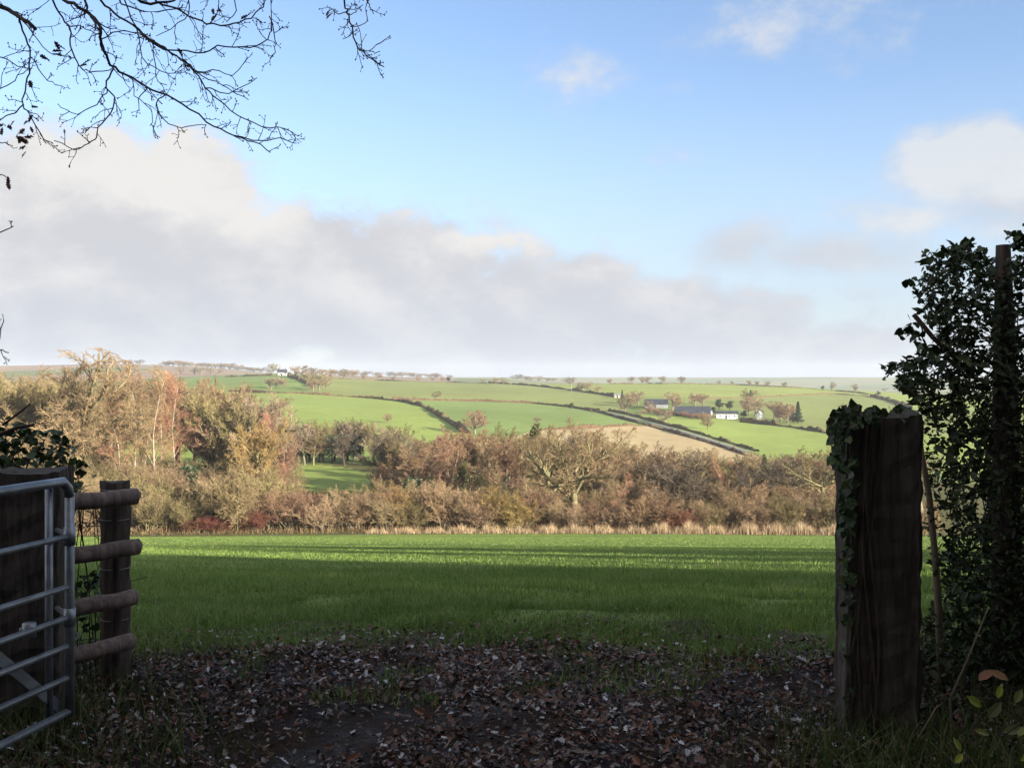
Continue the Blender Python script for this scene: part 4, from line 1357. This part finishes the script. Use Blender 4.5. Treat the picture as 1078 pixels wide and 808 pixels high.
rpost = link('gate_post', mesh('gate_post', *merge([rough_post(.158, .12, 1.45, r1, taper=-.02, tilt=(.006, 0), round_=.22, rows=30, cols=36, topcut=.012)]), [OLDWOOD], False), loc=(1.655, 4.52, 0), rz=-.05,
             label='massive old wooden gatepost on the right, edged with ivy', cat='gate post')

# ------------------------------------------------------------------ ivy, bush and brambles
IVYM = leaf_mat('ivy_leaf', [(0, (.012, .022, .008)), (.5, (.025, .045, .014)), (.9, (.05, .08, .022)), (1, (.07, .06, .03))], .5, .3, .12)
BUSHM = leaf_mat('bush_leaf', [(0, (.013, .018, .008)), (.5, (.026, .038, .014)), (.9, (.05, .068, .022)), (1, (.07, .05, .03))], .6, .22, .12)
STEM = simple_mat('thin_stem', (.03, .022, .018), (.07, .05, .038), 6, .85, .15)
PALESTEM = simple_mat('pale_stem', (.10, .075, .05), (.17, .13, .09), 6, .8, .2)


def W3(px, py, d):
    return np.stack([(px - CX) / F * d, d + 0 * px, EYE - (py - HY) / F * d], -1)


def leaves_mesh(name, tv, tf, pos, size, m, r, tilt=1.2, facing=None):
    n = len(pos)
    rot = randrot(n, tilt, r)
    if facing is not None:                                     # leaves lie against a face: normals round 'facing'
        nrm = unit(np.asarray(facing) + r.normal(0, .55, (n, 3)))
        h = unit(np.cross(nrm, r.normal(size=(n, 3))) * .6 + np.array([0, 0, -.5]))
        y_ = unit(np.cross(nrm, h))
        rot = np.stack([np.cross(y_, nrm), y_, nrm], -1)
    v, f = scatter(tv, tf, pos, rot, size)
    return mesh(name, v, f, [m], attr={'rnd': np.repeat(r.uniform(0, 1, n), len(tv))})


def sample_poly(poly, n, r):
    poly = np.array(poly, float)
    lo, hi = poly.min(0), poly.max(0)
    out = np.zeros((0, 2))
    while len(out) < n:
        q = r.uniform(lo, hi, (n * 2, 2))
        out = np.r_[out, q[inside(poly, q[:, 0], q[:, 1])]]
    return out[:n]


r2 = np.random.default_rng(5)
# ivy hugging the left edge and top of the right-hand post
ivy = empty('ivy', (1.52, 4.5, 0), label='ivy climbing the left edge and top of the massive old gatepost', cat='ivy')
ip = np.r_[sample_poly([(872, 440), (884, 428), (905, 428), (900, 470), (896, 560), (886, 540), (890, 500), (876, 480)], 300, r2), sample_poly([(885, 424), (965, 430), (965, 440), (885, 445)], 70, r2),
           sample_poly([(884, 540), (898, 540), (898, 650), (890, 650)], 110, r2), sample_poly([(888, 640), (898, 640), (898, 770), (888, 770)], 26, r2)]
pos = W3(ip[:, 0], ip[:, 1], r2.uniform(4.3, 4.66, len(ip))) - np.array([1.52, 4.5, 0])
link('leaves', leaves_mesh('leaves', IVY_V, IVY_F, pos, r2.uniform(.028, .056, len(ip)), IVYM, r2, facing=(-.4, -.8, .3)), ivy)
sp_ = []
for k in range(5):
    x0 = .075 + .008 * k * (-1) ** k
    z = np.linspace(.0, 1.45, 14)
    sp_.append((np.stack([x0 + .03 * np.sin(z * 4 + k) - .01, np.full(14, -.115 + .006 * k), z], 1), .006))
link('stems', mesh('stems', *merge([capped_tube(p, q, 6) for p, q in sp_]), [STEM], True), ivy)

# the overgrown hedge bank right of the post
HP = [(1078, 264), (1066, 274), (1045, 274), (1020, 262), (1006, 256), (992, 264), (984, 278), (968, 294), (976, 312), (970, 332), (988, 352), (976, 368), (952, 380), (930, 386), (942, 402), (962, 416),
      (968, 470), (978, 560), (985, 630), (960, 690), (945, 770), (935, 830), (1240, 830), (1240, 230)]
bush = empty('hedge_bush', (2.9, 5.3, 0), label='tall dark overgrown hedge bush to the right of the old gatepost', cat='bush')
hpnt = sample_poly(HP, 60000, r2)
low = hpnt[:, 1] > 640
keep = ~((hpnt[:, 0] < 1000) & (hpnt[:, 1] > 440) & (hpnt[:, 1] < 640) & (r2.uniform(0, 1, len(hpnt)) < .7))
keep &= ~((hpnt[:, 1] < 560) & (np.sin(hpnt[:, 0] * .17 + np.sin(hpnt[:, 1] * .05) * 2) * np.sin(hpnt[:, 1] * .09 + hpnt[:, 0] * .04) > .62))
hpnt = hpnt[keep]
depth = 5.3 + r2.normal(0, .28, len(hpnt)).clip(-.6, .6)
pos = W3(hpnt[:, 0], hpnt[:, 1], depth)
more = np.stack([r2.uniform(3.2, 8, 6000), 5.4 + r2.normal(0, .45, 6000).clip(-.8, .5), r2.uniform(0, 2.7, 6000)], 1)
pos = np.r_[pos, more]
pos[:, 2] = np.maximum(pos[:, 2], terrain(pos[:, 0], pos[:, 1]) + .02)
sz = (.031 * np.exp(r2.normal(0, .42, len(pos)))).clip(.014, .085)
link('leaves', leaves_mesh('leaves', OVAL_V, OVAL_F, pos - np.array([2.9, 5.3, 0]), sz, BUSHM, r2), bush)
# sprays of leaves that break the outline
spr_s, spr_l = [], []
for pts in ([(1000, 300), (985, 285), (972, 272), (985, 262)], [(990, 330), (975, 312), (962, 300)], [(985, 420), (962, 398), (945, 388), (926, 387)], [(1000, 400), (975, 372), (957, 352), (953, 342)], [(978, 372), (966, 352), (962, 345)],
            [(1010, 290), (1008, 268), (1018, 262), (1030, 264)], [(995, 300), (1000, 270), (998, 258)], [(968, 460), (950, 410), (935, 394)], [(1030, 290), (1028, 264), (1016, 252)], [(1075, 275), (1072, 255), (1076, 246)], [(1065, 275), (1066, 255), (1070, 246)]):
    q = W3(np.array([p[0] for p in pts], float), np.array([p[1] for p in pts], float), 5.15 + r2.normal(0, .08, len(pts)))
    spr_s.append(capped_tube(q, np.linspace(.007, .003, len(q)), 5))
    t = r2.uniform(.25, 1, 16)
    i = np.clip((t * (len(q) - 1)).astype(int), 0, len(q) - 2)
    x = (t * (len(q) - 1) - i)[:, None]
    spr_l.append(q[i] * (1 - x) + q[i + 1] * x + r2.normal(0, .022, (16, 3)))
spr = np.concatenate(spr_l)
link('leaves', leaves_mesh('leaves', IVY_V, IVY_F, spr - np.array([2.9, 5.3, 0]), r2.uniform(.03, .06, len(spr)), IVYM, r2), bush)
# upright stems
st = []
for k in range(240):
    px = r2.uniform(968, 1230)
    top = r2.uniform(270, 470) if px > 1000 else r2.uniform(390, 520)
    y0 = 5.3 + r2.normal(0, .2)
    x0, x1 = (px - CX) / F * y0 + r2.normal(0, .05), (px + r2.normal(0, 12) - CX) / F * y0
    z1 = EYE - (top - HY) / F * y0
    z = np.linspace(-.05, z1, 9)
    t = np.linspace(0, 1, 9)
    st.append(capped_tube(np.stack([x0 + (x1 - x0) * t + .03 * np.sin(t * 7 + k), y0 + .03 * np.sin(t * 6 + k * 2), z], 1), np.linspace(.009, .003, 9) * r2.uniform(.6, 1.5), 5))
link('stems', mesh('stems', *merge(st + spr_s), [STEM], True), bush)


def stick(name, pts, d, r0, r1_, m, label, cat, S=8):
    q = W3(np.array([p[0] for p in pts], float), np.array([p[1] for p in pts], float), np.full(len(pts), float(d)) if not hasattr(d, '__len__') else np.array(d, float))
    b = q[0].copy()
    return link(name, mesh(name, *merge([capped_tube(q - b, np.linspace(r0, r1_, len(q)), S)]), [m], True), loc=b, label=label, cat=cat)


stick('sapling_stem', [(992, 745), (988, 640), (984, 580), (978, 520), (970, 475), (966, 440)], 4.95, .021, .012, PALESTEM, 'bare leaning stem between the old gatepost and the bush', 'stem')
stick('branch', [(1030, 400), (1000, 372), (982, 355), (962, 331)], 5.05, .012, .013, STEM, 'stubby cut stick poking up left from the bush', 'branch')
stick('tree_stump', [(1062, 790), (1060, 600), (1058, 430), (1057, 330), (1056, 258)], 5.2, .09, .036, DARKWOOD, 'ivy-hidden dead trunk cut flat above the bush', 'trunk', 14)
stick('bramble_shoot', [(1035, 300), (1030, 275), (1022, 264), (1012, 257)], 5.0, .003, .002, STEM, 'thin arching bramble shoot above the bush', 'stem', 5)
stick('dead_stem', [(1005, 800), (1000, 735), (1020, 690), (1040, 640)], 4.3, .006, .003, PALESTEM, 'thin dry stem at the foot of the bush', 'stem', 6)
stick('dead_stem', [(960, 790), (985, 745), (1010, 725), (1022, 750)], 4.2, .004, .002, PALESTEM, 'arching dry bramble stem at the foot of the old gatepost', 'stem', 6)

# bramble with yellow-green leaves in the lower right corner
YL = leaf_mat('bramble_leaf', [(0, (.16, .2, .025)), (.5, (.26, .27, .03)), (.8, (.09, .10, .03)), (1, (.2, .08, .03))], .5, .35, .3)
bm = empty('bramble', (1.6, 3.3, 0), label='bramble with yellow-green leaves in the lower right corner', cat='bramble')
pp = [((1030, 716), .075, 1), ((1018, 732), .065, 0.2), ((1062, 716), .07, .95), ((1040, 755), .075, .8), ((1055, 770), .08, .8), ((1012, 790), .05, .1), ((1072, 775), .06, .7), ((1026, 768), .05, .7), ((1068, 740), .06, .75),
      ((1050, 735), .05, .3), ((1074, 800), .06, .4), ((1005, 803), .05, .5)]
pos, szs, rv = [], [], []
for (a_, b_), s_, c_ in pp:
    pos.append(W3(np.array(float(a_)), np.array(float(b_)), 3.3 + r2.normal(0, .05)))
    szs.append(s_)
    rv.append(c_)
pos = np.array(pos) - np.array([1.6, 3.3, 0])
nrm = unit(np.array([0, -.8, .6]) + r2.normal(0, .25, (len(pos), 3)))
h_ = unit(np.cross(nrm, np.cross(unit(r2.normal(size=(len(pos), 3)) + np.array([1, 0, .6])), nrm)))
rot = np.stack([h_, np.cross(nrm, h_), nrm], -1)
v, f = scatter(OVAL_V, OVAL_F, pos, rot, np.array(szs))
link('leaves', mesh('leaves', v, f, [YL], attr={'rnd': np.repeat(np.array(rv), len(OVAL_V))}), bm)
stems = []
for pts in ([(1100, 850), (1075, 760), (1050, 735), (1020, 735)], [(1050, 735), (1035, 720)], [(1110, 790), (1085, 720), (1060, 725), (1050, 735)], [(1040, 850), (1030, 800), (1012, 795)], [(1075, 760), (1055, 775)]):
    q = W3(np.array([p[0] for p in pts], float), np.array([p[1] for p in pts], float), 3.3 + 0 * np.zeros(len(pts))) - np.array([1.6, 3.3, 0])
    stems.append(capped_tube(q, np.linspace(.004, .002, len(q)), 5))
link('stems', mesh('stems', *merge(stems), [STEM], True), bm)

# rank grass at the foot of the posts
TUFT = leaf_mat('rank_grass', [(0, (.03, .05, .012)), (.5, (.055, .085, .018)), (1, (.13, .12, .055))], .6, .2, .2)
tx = np.r_[r2.normal(1.75, .35, 1500), r2.normal(2.6, .5, 1500), r2.normal(-2.25, .3, 1300), r2.normal(-1.65, .28, 300), r2.normal(1.35, .18, 260)]
ty = np.r_[r2.normal(4.1, .3, 1500), r2.normal(4.4, .4, 1500), r2.normal(4.7, .45, 1300), r2.normal(4.2, .3, 300), r2.normal(3.9, .2, 260)]
hh = r2.uniform(.06, .22, len(tx))
v, f, k = blades(tx, ty, near_z(tx, ty) - .01, hh, np.full(len(tx), .007), r2, .6, 4)
link('rank_grass', mesh('rank_grass', v, f, [TUFT], attr={'rnd': np.repeat(r2.uniform(0, 1, len(tx)), k)}), kind='stuff', label='rank grass round the feet of the posts', cat='grass')

# left-hand bush behind the hinge post
lb_ = empty('holly_bush', (-3.0, 5.5, 0), label='dark leafy bush behind the hinge post and the steel gate', cat='bush')
lp = np.r_[sample_poly([(-60, 445), (8, 440), (30, 452), (60, 455), (76, 470), (92, 488), (84, 498), (60, 500), (40, 488), (0, 500), (-60, 520)], 420, r2), sample_poly([(-60, 480), (20, 490), (20, 560), (-60, 700)], 260, r2),
           sample_poly([(74, 488), (90, 492), (86, 520), (76, 520)], 22, r2), sample_poly([(76, 640), (105, 650), (100, 690), (76, 690)], 40, r2), sample_poly([(80, 605), (108, 600), (108, 622), (80, 628)], 26, r2)]
pos = W3(lp[:, 0], lp[:, 1], 5.45 + r2.normal(0, .12, len(lp)))
more = np.stack([r2.uniform(-9, -3.3, 5000), 5.6 + r2.normal(0, .4, 5000).clip(-.7, .55), r2.uniform(0, 1.7, 5000)], 1)
pos = np.r_[pos, more] - np.array([-3.0, 5.5, 0])
link('leaves', leaves_mesh('leaves', IVY_V, IVY_F, pos, r2.uniform(.032, .06, len(pos)), IVYM, r2), lb_)
tw = []
for k in range(70):
    px, py = r2.uniform(-40, 118), r2.uniform(505, 690)
    L = r2.uniform(.12, .45)
    p0 = W3(np.array(px), np.array(py), 5.5 + r2.normal(0, .1))
    d_ = unit(np.array([r2.normal(0, 1), r2.normal(0, .3), r2.normal(0, .7)]))
    t = np.linspace(-.5, .5, 6)[:, None]
    tw.append(capped_tube(p0 + d_ * L * t + np.c_[np.zeros((6, 2)), .03 * np.sin(t * 6 + k)], .0022, 4))
for k in range(26):
    px = r2.uniform(-40, 112)
    q = [(px, 720), (px + r2.normal(0, 8), 620), (px + r2.normal(0, 14), 530), (px + r2.normal(0, 20), r2.uniform(460, 505) if px < 80 else 560)]
    tw.append(capped_tube(W3(np.array([a[0] for a in q]), np.array([float(a[1]) for a in q]), np.full(4, 5.5 + r2.normal(0, .08))), [.004, .0035, .003, .002], 5))
for pts, r0 in (([(-40, 470), (0, 457), (18, 450), (36, 447)], .014), ([(3, 447), (18, 436), (32, 425)], .007), ([(20, 520), (30, 485), (48, 462)], .005), ([(5, 510), (14, 480), (30, 458)], .005), ([(30, 500), (55, 475), (70, 463)], .004)):
    tw.append(capped_tube(W3(np.array([float(a[0]) for a in pts]), np.array([float(a[1]) for a in pts]), np.full(len(pts), 5.3)), np.linspace(r0, r0 * .6, len(pts)), 7))
v, fs = merge(tw)
link('stems', mesh('stems', v - np.array([-3.0, 5.5, 0]), fs, [STEM], True), lb_)

# ------------------------------------------------------------------ the oak whose twigs hang into the picture, top left
OAKB = simple_mat('oak_bark', (.035, .028, .024), (.085, .066, .05), 5, .9, .1, bumpd=.01)
OAKT = simple_mat('oak_twig', (.04, .028, .026), (.08, .055, .046), 9, .8, .15)
oak = empty('overhanging_oak', (-5.6, 1.2, 0), label='oak whose bare twigs hang down over the top left of the view', cat='oak tree')
OB = np.array([-5.6, 1.2, 0])
r3 = np.random.default_rng(17)
D0 = 5.6


def up3(px, py, d=D0):
    return np.array([(px - CX) / F * d, d, EYE - (py - HY) / F * d])


BR = [
    ([(40, -60), (55, -15), (66, 0), (85, 8), (100, 20), (107, 32), (106, 43), (112, 58), (120, 72), (140, 82), (155, 92), (175, 100), (200, 115), (225, 132), (246, 142), (268, 150), (285, 161)], 3.6, .8),
    ([(246, 142), (275, 148), (295, 146), (312, 151)], 1.1, .6),
    ([(-60, -20), (-20, -6), (0, 6), (14, 13), (25, 21), (39, 31)], 5.5, 3.2),
    ([(20, 18), (24, 33), (31, 52), (30, 75), (27, 95), (24, 110), (31, 120), (42, 138), (48, 152)], 1.6, .7),
    ([(24, 110), (12, 121), (0, 127), (-10, 140)], 1.2, .6),
    ([(48, -40), (55, 0), (65, 18), (73, 35), (76, 55), (84, 70), (95, 75), (115, 74)], 1.7, .7),
    ([(118, 72), (113, 86), (113, 94), (120, 104), (116, 120), (104, 134), (100, 147), (90, 153), (78, 157), (58, 148)], 1.4, .6),
    ([(113, 94), (106, 105), (90, 116), (76, 119), (60, 110)], 1.0, .5),
    ([(85, -50), (90, 0), (94, 14), (100, 24), (100, 31)], 2.4, 1.2),
    ([(92, -40), (106, 0), (120, 13), (140, 26), (160, 43), (180, 55), (195, 66), (206, 76), (216, 92), (230, 106), (250, 121), (275, 132), (300, 136), (312, 145)], 2.2, .6),
    ([(150, -40), (165, 0), (185, 8), (205, 20), (225, 26), (245, 25), (265, 18), (276, 6), (280, -6)], 1.9, .8),
    ([(140, 26), (165, 48), (186, 54), (215, 55), (230, 49), (255, 50), (276, 46), (284, 36), (286, 20), (285, -4)], 1.5, .7),
    ([(285, 18), (289, 38), (290, 50), (285, 63)], 1.0, .6),
    ([(356, -60), (362, 0), (366, 13), (369, 28), (374, 44), (380, 54), (390, 61), (404, 71)], 1.6, .8),
    ([(380, 54), (392, 56), (400, 54)], .8, .5), ([(366, 14), (356, 14), (348, 11), (344, 19)], .8, .5), ([(369, 28), (378, 27), (387, 22)], .8, .5), ([(371, 34), (368, 39), (362, 41)], .7, .5),
    ([(380, -30), (387, 0), (390, 9), (393, 14)], 1.0, .6), ([(367, 15), (372, 14), (374, 12)], .7, .5),
    ([(206, 76), (222, 74), (245, 78), (262, 60)], 1.1, .5), ([(195, 66), (220, 84), (240, 92), (262, 106)], 1.0, .5), ([(216, 92), (240, 98), (270, 83)], 1.0, .5),
    ([(160, 43), (162, 62), (166, 85), (176, 90)], .9, .5), ([(175, 100), (164, 108), (168, 122), (184, 134), (205, 132), (218, 132)], 1.1, .5), ([(155, 92), (146, 105), (147, 118)], .9, .5),
    ([(107, 40), (125, 33), (145, 35), (165, 48)], 1.0, .6), ([(70, 28), (90, 30), (104, 36)], 1.0, .5), ([(-20, 58), (0, 60), (18, 69), (32, 72)], 1.1, .6), ([(-20, 106), (0, 94), (20, 80), (30, 74)], 1.0, .6),
    ([(32, 60), (45, 78), (52, 85), (60, 89)], .9, .5), ([(25, 22), (36, 36), (50, 55), (62, 57)], .9, .5), ([(-12, 160), (0, 150), (8, 152)], 1.0, .6), ([(-20, 252), (0, 245), (14, 238)], 1.2, .7), ([(-14, 370), (0, 356), (4, 330)], 1.0, .6), ([(-8, 372), (0, 369), (10, 371)], 1.1, .6),
    ([(-14, 190), (2, 183), (8, 190)], .9, .5),
    ([(120, -30), (135, 10), (145, 35), (150, 60), (170, 75), (190, 78)], 1.3, .5), ([(190, -20), (200, 8), (188, 25), (165, 38)], 1.2, .5), ([(225, -20), (232, 5), (222, 24)], .9, .5), ([(250, -20), (248, 10), (240, 24)], .9, .5),
    ([(120, -30), (128, 5), (165, 12), (190, 8)], 1.6, .7), ([(110, -30), (150, 2), (172, 2), (185, 0)], 3.4, 1.5), ([(140, 82), (142, 100), (160, 118), (158, 132)], .8, .5),
]
polys = []
for pts, w0, w1 in BR:
    d = D0 + r3.normal(0, .25)
    q = np.array([up3(a, b, d + .12 * math.sin(i * .9)) for i, (a, b) in enumerate(pts)])
    # subdivide with a smooth curve
    m_ = len(q)
    t = np.linspace(0, m_ - 1, (m_ - 1) * 3 + 1)
    i = np.clip(t.astype(int), 0, m_ - 2)
    x = (t - i)[:, None]
    pm = q[np.clip(i - 1, 0, None)]
    p0, p1_, p2_ = q[i], q[i + 1], q[np.clip(i + 2, None, m_ - 1)]
    cv = .5 * (2 * p0 + (p1_ - pm) * x + (2 * pm - 5 * p0 + 4 * p1_ - p2_) * x ** 2 + (3 * p0 - pm - 3 * p1_ + p2_) * x ** 3)
    cv += r3.normal(0, .004, cv.shape)
    polys.append((cv, np.linspace(w0, w1, len(cv)) * .0053 * .5 * 1.15 + .0006))
bgeo = [capped_tube(c, q, 7) for c, q in polys]
tgeo, lpos = [], []
for c, q in polys:
    ln = np.linalg.norm(np.diff(c, axis=0), axis=1).sum()
    nt = int(ln * (13 if ln > .8 else 8))
    vis = c[:, 2] < EYE + 430 / F * D0
    if nt < 1 or q[0] > .0105 and ln < .4:
        continue
    P, Q, L = grow_children(c[None], q[None], np.array([.16]), nt, .12, 1.0, 48, 16, 1.0, 5, .20, -.03, .5, .0027, r3, lend=.6)
    tgeo.append(tubes(P, Q, 4))
    P2, Q2, L2 = grow_children(P, Q, L, 3, .25, 1.0, 45, 15, .42, 3, .2, .0, .75, .0023, r3)
    tgeo.append(tubes(P2, Q2, 3))
    # buds at the tips
    tips = np.r_[P[:, -1], P2[:, -1]]
    lpos.append(tips)
bv_, bf_ = merge(bgeo)
tips = np.concatenate(lpos)
tv_, tf_ = cat_geo(tgeo)
bud = np.array([(1, 0, 0), (-1, 0, 0), (0, 1, 0), (0, -1, 0), (0, 0, 1.3), (0, 0, -1.3)], float)
budf = np.array([(0, 2, 4), (2, 1, 4), (1, 3, 4), (3, 0, 4), (2, 0, 5), (1, 2, 5), (3, 1, 5), (0, 3, 5)])
uv_, uf_ = scatter(bud, budf, tips, randrot(len(tips), 1, r3), r3.uniform(.003, .0055, len(tips)))
tv2, tf2 = merge([(tv_, tf_), (uv_, uf_)])
# trunk and the limb that carries the twigs (both outside the frame)
limb = np.array([(-5.6, 1.2, 3.2), (-5.0, 2.2, 4.1), (-4.2, 3.6, 4.55), (-3.3, 5.0, 4.55), (-2.4, 5.6, 4.3), (-1.5, 5.7, 4.15), (-.7, 5.6, 4.1)])
limbs = [capped_tube(np.array([(-5.6, 1.2, -.3), (-5.55, 1.2, .4), (-5.6, 1.2, 1.8), (-5.6, 1.25, 3.3), (-5.5, 1.1, 5.2), (-5.2, .9, 7.5), (-5.4, .6, 9.5)]), [.48, .36, .31, .27, .2, .13, .05], 14),
         capped_tube(limb, np.linspace(.15, .03, len(limb)), 10)]
for pts, w0, w1 in BR:
    if pts[0][1] < 0 or pts[0][0] < 0:
        q0 = up3(*pts[0])
        j = int(np.argmin(np.linalg.norm(limb - q0, axis=1)))
        mid = (limb[j] + q0) / 2 + r3.normal(0, .04, 3)
        if pts[0][1] > 20:
            j = 2
            mid = up3(-110 + r3.uniform(-15, 15), pts[0][1] * .35 - 30)
        limbs.append(capped_tube(np.array([limb[j], mid, q0]), [w0 * .0036, w0 * .003, w0 * .0028], 7))
ov, of = merge(limbs)
link('trunk', mesh('trunk', ov - OB, of, [OAKB], True), oak)
for g_ in bgeo:
    link('branch', mesh('branch', *merge([(g_[0] - OB,) + g_[1:]]), [OAKB], True), oak)
link('twigs', mesh('twigs', tv2 - OB, tf2, [OAKT]), oak)
DEADL = leaf_mat('withered_oak_leaf', [(0, (.035, .02, .014)), (1, (.10, .05, .028))], .7, .2, .2)
lf = []
for px, py, k in [(22, 144, 7), (26, 150, 5), (27, 156, 3), (5, 131, 4), (9, 134, 3), (70, 58, 3), (67, 58, 2), (48, 60, 2), (8, 186, 2), (86, 70, 2), (228, 13, 3), (266, 17, 2), (344, 18, 2), (404, 71, 1), (34, 82, 1), (32, 132, 2), (26, 134, 2), (195, 64, 2), (64, 49, 1), (33, 115, 1)]:
    for _ in range(k):
        lf.append(up3(px + r3.normal(0, 2.2), py + r3.normal(0, 2.2), D0 + r3.normal(0, .03)))
lf = np.array(lf)
link('withered_leaves', leaves_mesh('withered_leaves', OAK_V, OAK_F, lf - OB, r3.uniform(.035, .07, len(lf)), DEADL, r3), oak)
# further limbs and their twigs overhead, out of the frame, that help shade the gateway
P, Q = trunk_line(6.0, .2, 6, .03, r3, (-5.55, 1.1, 3.4))
gz_ = [(P, Q)]
p_, q_, l_ = grow_children(P, Q, np.array([9.0]), 12, .05, 1, 62, 14, .5, 6, .15, .05, .5, .03, r3)
far_ok = ~(p_[:, -1, 1] > 3.2)
p_, q_, l_ = p_[far_ok], q_[far_ok], l_[far_ok]
gz_.append((p_, q_))
for spec in ((8, .2, 1, 45, 15, .45, 5, .2, .03, .5, .015), (8, .15, 1, 45, 15, .45, 4, .2, .0, .5, .008)):
    p_, q_, l_ = grow_children(p_, q_, l_, *spec, r3)
    kk = ~((p_[:, :, 1] > 3.4) & (p_[:, :, 2] < 1.6 + p_[:, :, 1] * .5)).any(1)
    p_, q_, l_ = p_[kk], q_[kk], l_[kk]
    gz_.append((p_, q_))
v, f = cat_geo([tubes(a, b, 4) for a, b in gz_])
link('crown', mesh('crown', v - OB, f, [OAKT]), oak)

# ------------------------------------------------------------------ the wooded lane side behind the camera (it throws the shade over the gateway and the near meadow)
sv = []
r4 = np.random.default_rng(23)


def lane_tree(seed, H, Wd, n):
    tr, cr, rv = leafy_geo(seed, H, Wd, n, .62, 'holly')
    return mesh('trunk', tr[0], tr[1], [BARK['dark']], True), mesh('crown', cr[0], cr[1], [EVG], attr={'rnd': rv})


LT = [lane_tree(61, 9, 8, 5200), lane_tree(62, 9, 8, 5200)]
WL = ['holm oak', 'tall evergreen', 'dense evergreen']
spots = [(-9, -5, 8), (-4.5, -6, 8.5), (.5, -5.4, 8.6), (5, -4.4, 8.8), (9.5, -4.8, 7.2), (14, -5.2, 5.2), (19, -5.6, 4.3), (24, -5, 5.0), (29, -6.4, 4.0), (34, -5, 4.7), (39.5, -6.2, 3.8), (45, -5, 4.6), (50, -5.4, 4.2),
         (8.5, -1.0, 6.4), (2.2, -4.2, 9.4), (-8.5, -5.2, 8)]
for i, (x, y, h) in enumerate(spots):
    tm, cm = LT[i % 2]
    where = 'leftmost' if i == 0 else ORD[i]
    o = empty('lane_tree', (x, y, -.1), r4.uniform(0, 6), label=f'{where} of the dense evergreen trees along the lane behind the viewer', cat='tree', group='evergreens along the lane')
    s = h / 9
    o.scale = (s * 1.1, s * 1.1, s)
    link('trunk', tm, o)
    link('crown', cm, o)

# taller bare trees behind them: their twigs soften the edge of the shade on the meadow
for i, (x, y, h) in enumerate(sorted([(12 + 4.6 * k + (k * 37 % 11) * .3, -8 - (k * 53 % 7) * 1.3, (11.5, 14.5, 12.8, 17.5, 13.2, 16)[k % 6]) for k in range(22)])):
    tm, cm, H = PROTO['brown' if i % 2 else 'grey'][i % 3]
    o = empty('bare_tree', (x, y, -.1), r4.uniform(0, 6), label=f'{ORD[i]} of the tall bare trees behind the lane evergreens, counted from the left', cat='tree', group='bare trees along the lane')
    s = h / H
    o.scale = (s, s, s)
    link('trunk', tm, o)
    link('crown', cm, o)
# unseen hedge added behind the camera to block low light
n = 14000
hx, hy, hz_ = r4.uniform(-14, 24, n), -3.2 + r4.normal(0, .35, n), r4.uniform(0, 2.1, n)
link('shade_hedge', leaves_mesh('shade_hedge', OVAL_V, OVAL_F, np.stack([hx, hy, hz_], 1), r4.uniform(.12, .26, n), BUSHM, r4), label='unseen evergreen hedge added behind the viewer to block low light', cat='hedge')

# ------------------------------------------------------------------ air
hzm = bpy.data.materials.new('haze')
hzm.use_nodes = True
hzm.node_tree.nodes.clear()
hn = NT(hzm.node_tree)
pv = hn.n('ShaderNodeVolumePrincipled')
pv.inputs['Color'].default_value = (.80, .88, 1.0, 1)
pv.inputs['Density'].default_value = HAZE
hn.l(pv.outputs[0], hn.n('ShaderNodeOutputMaterial').inputs['Volume'])
link('haze', mesh('haze', *box(-6500, 6500, -80, 3900, -60, 60), [hzm]), kind='stuff', label='thin pale haze over the far hills', cat='haze')
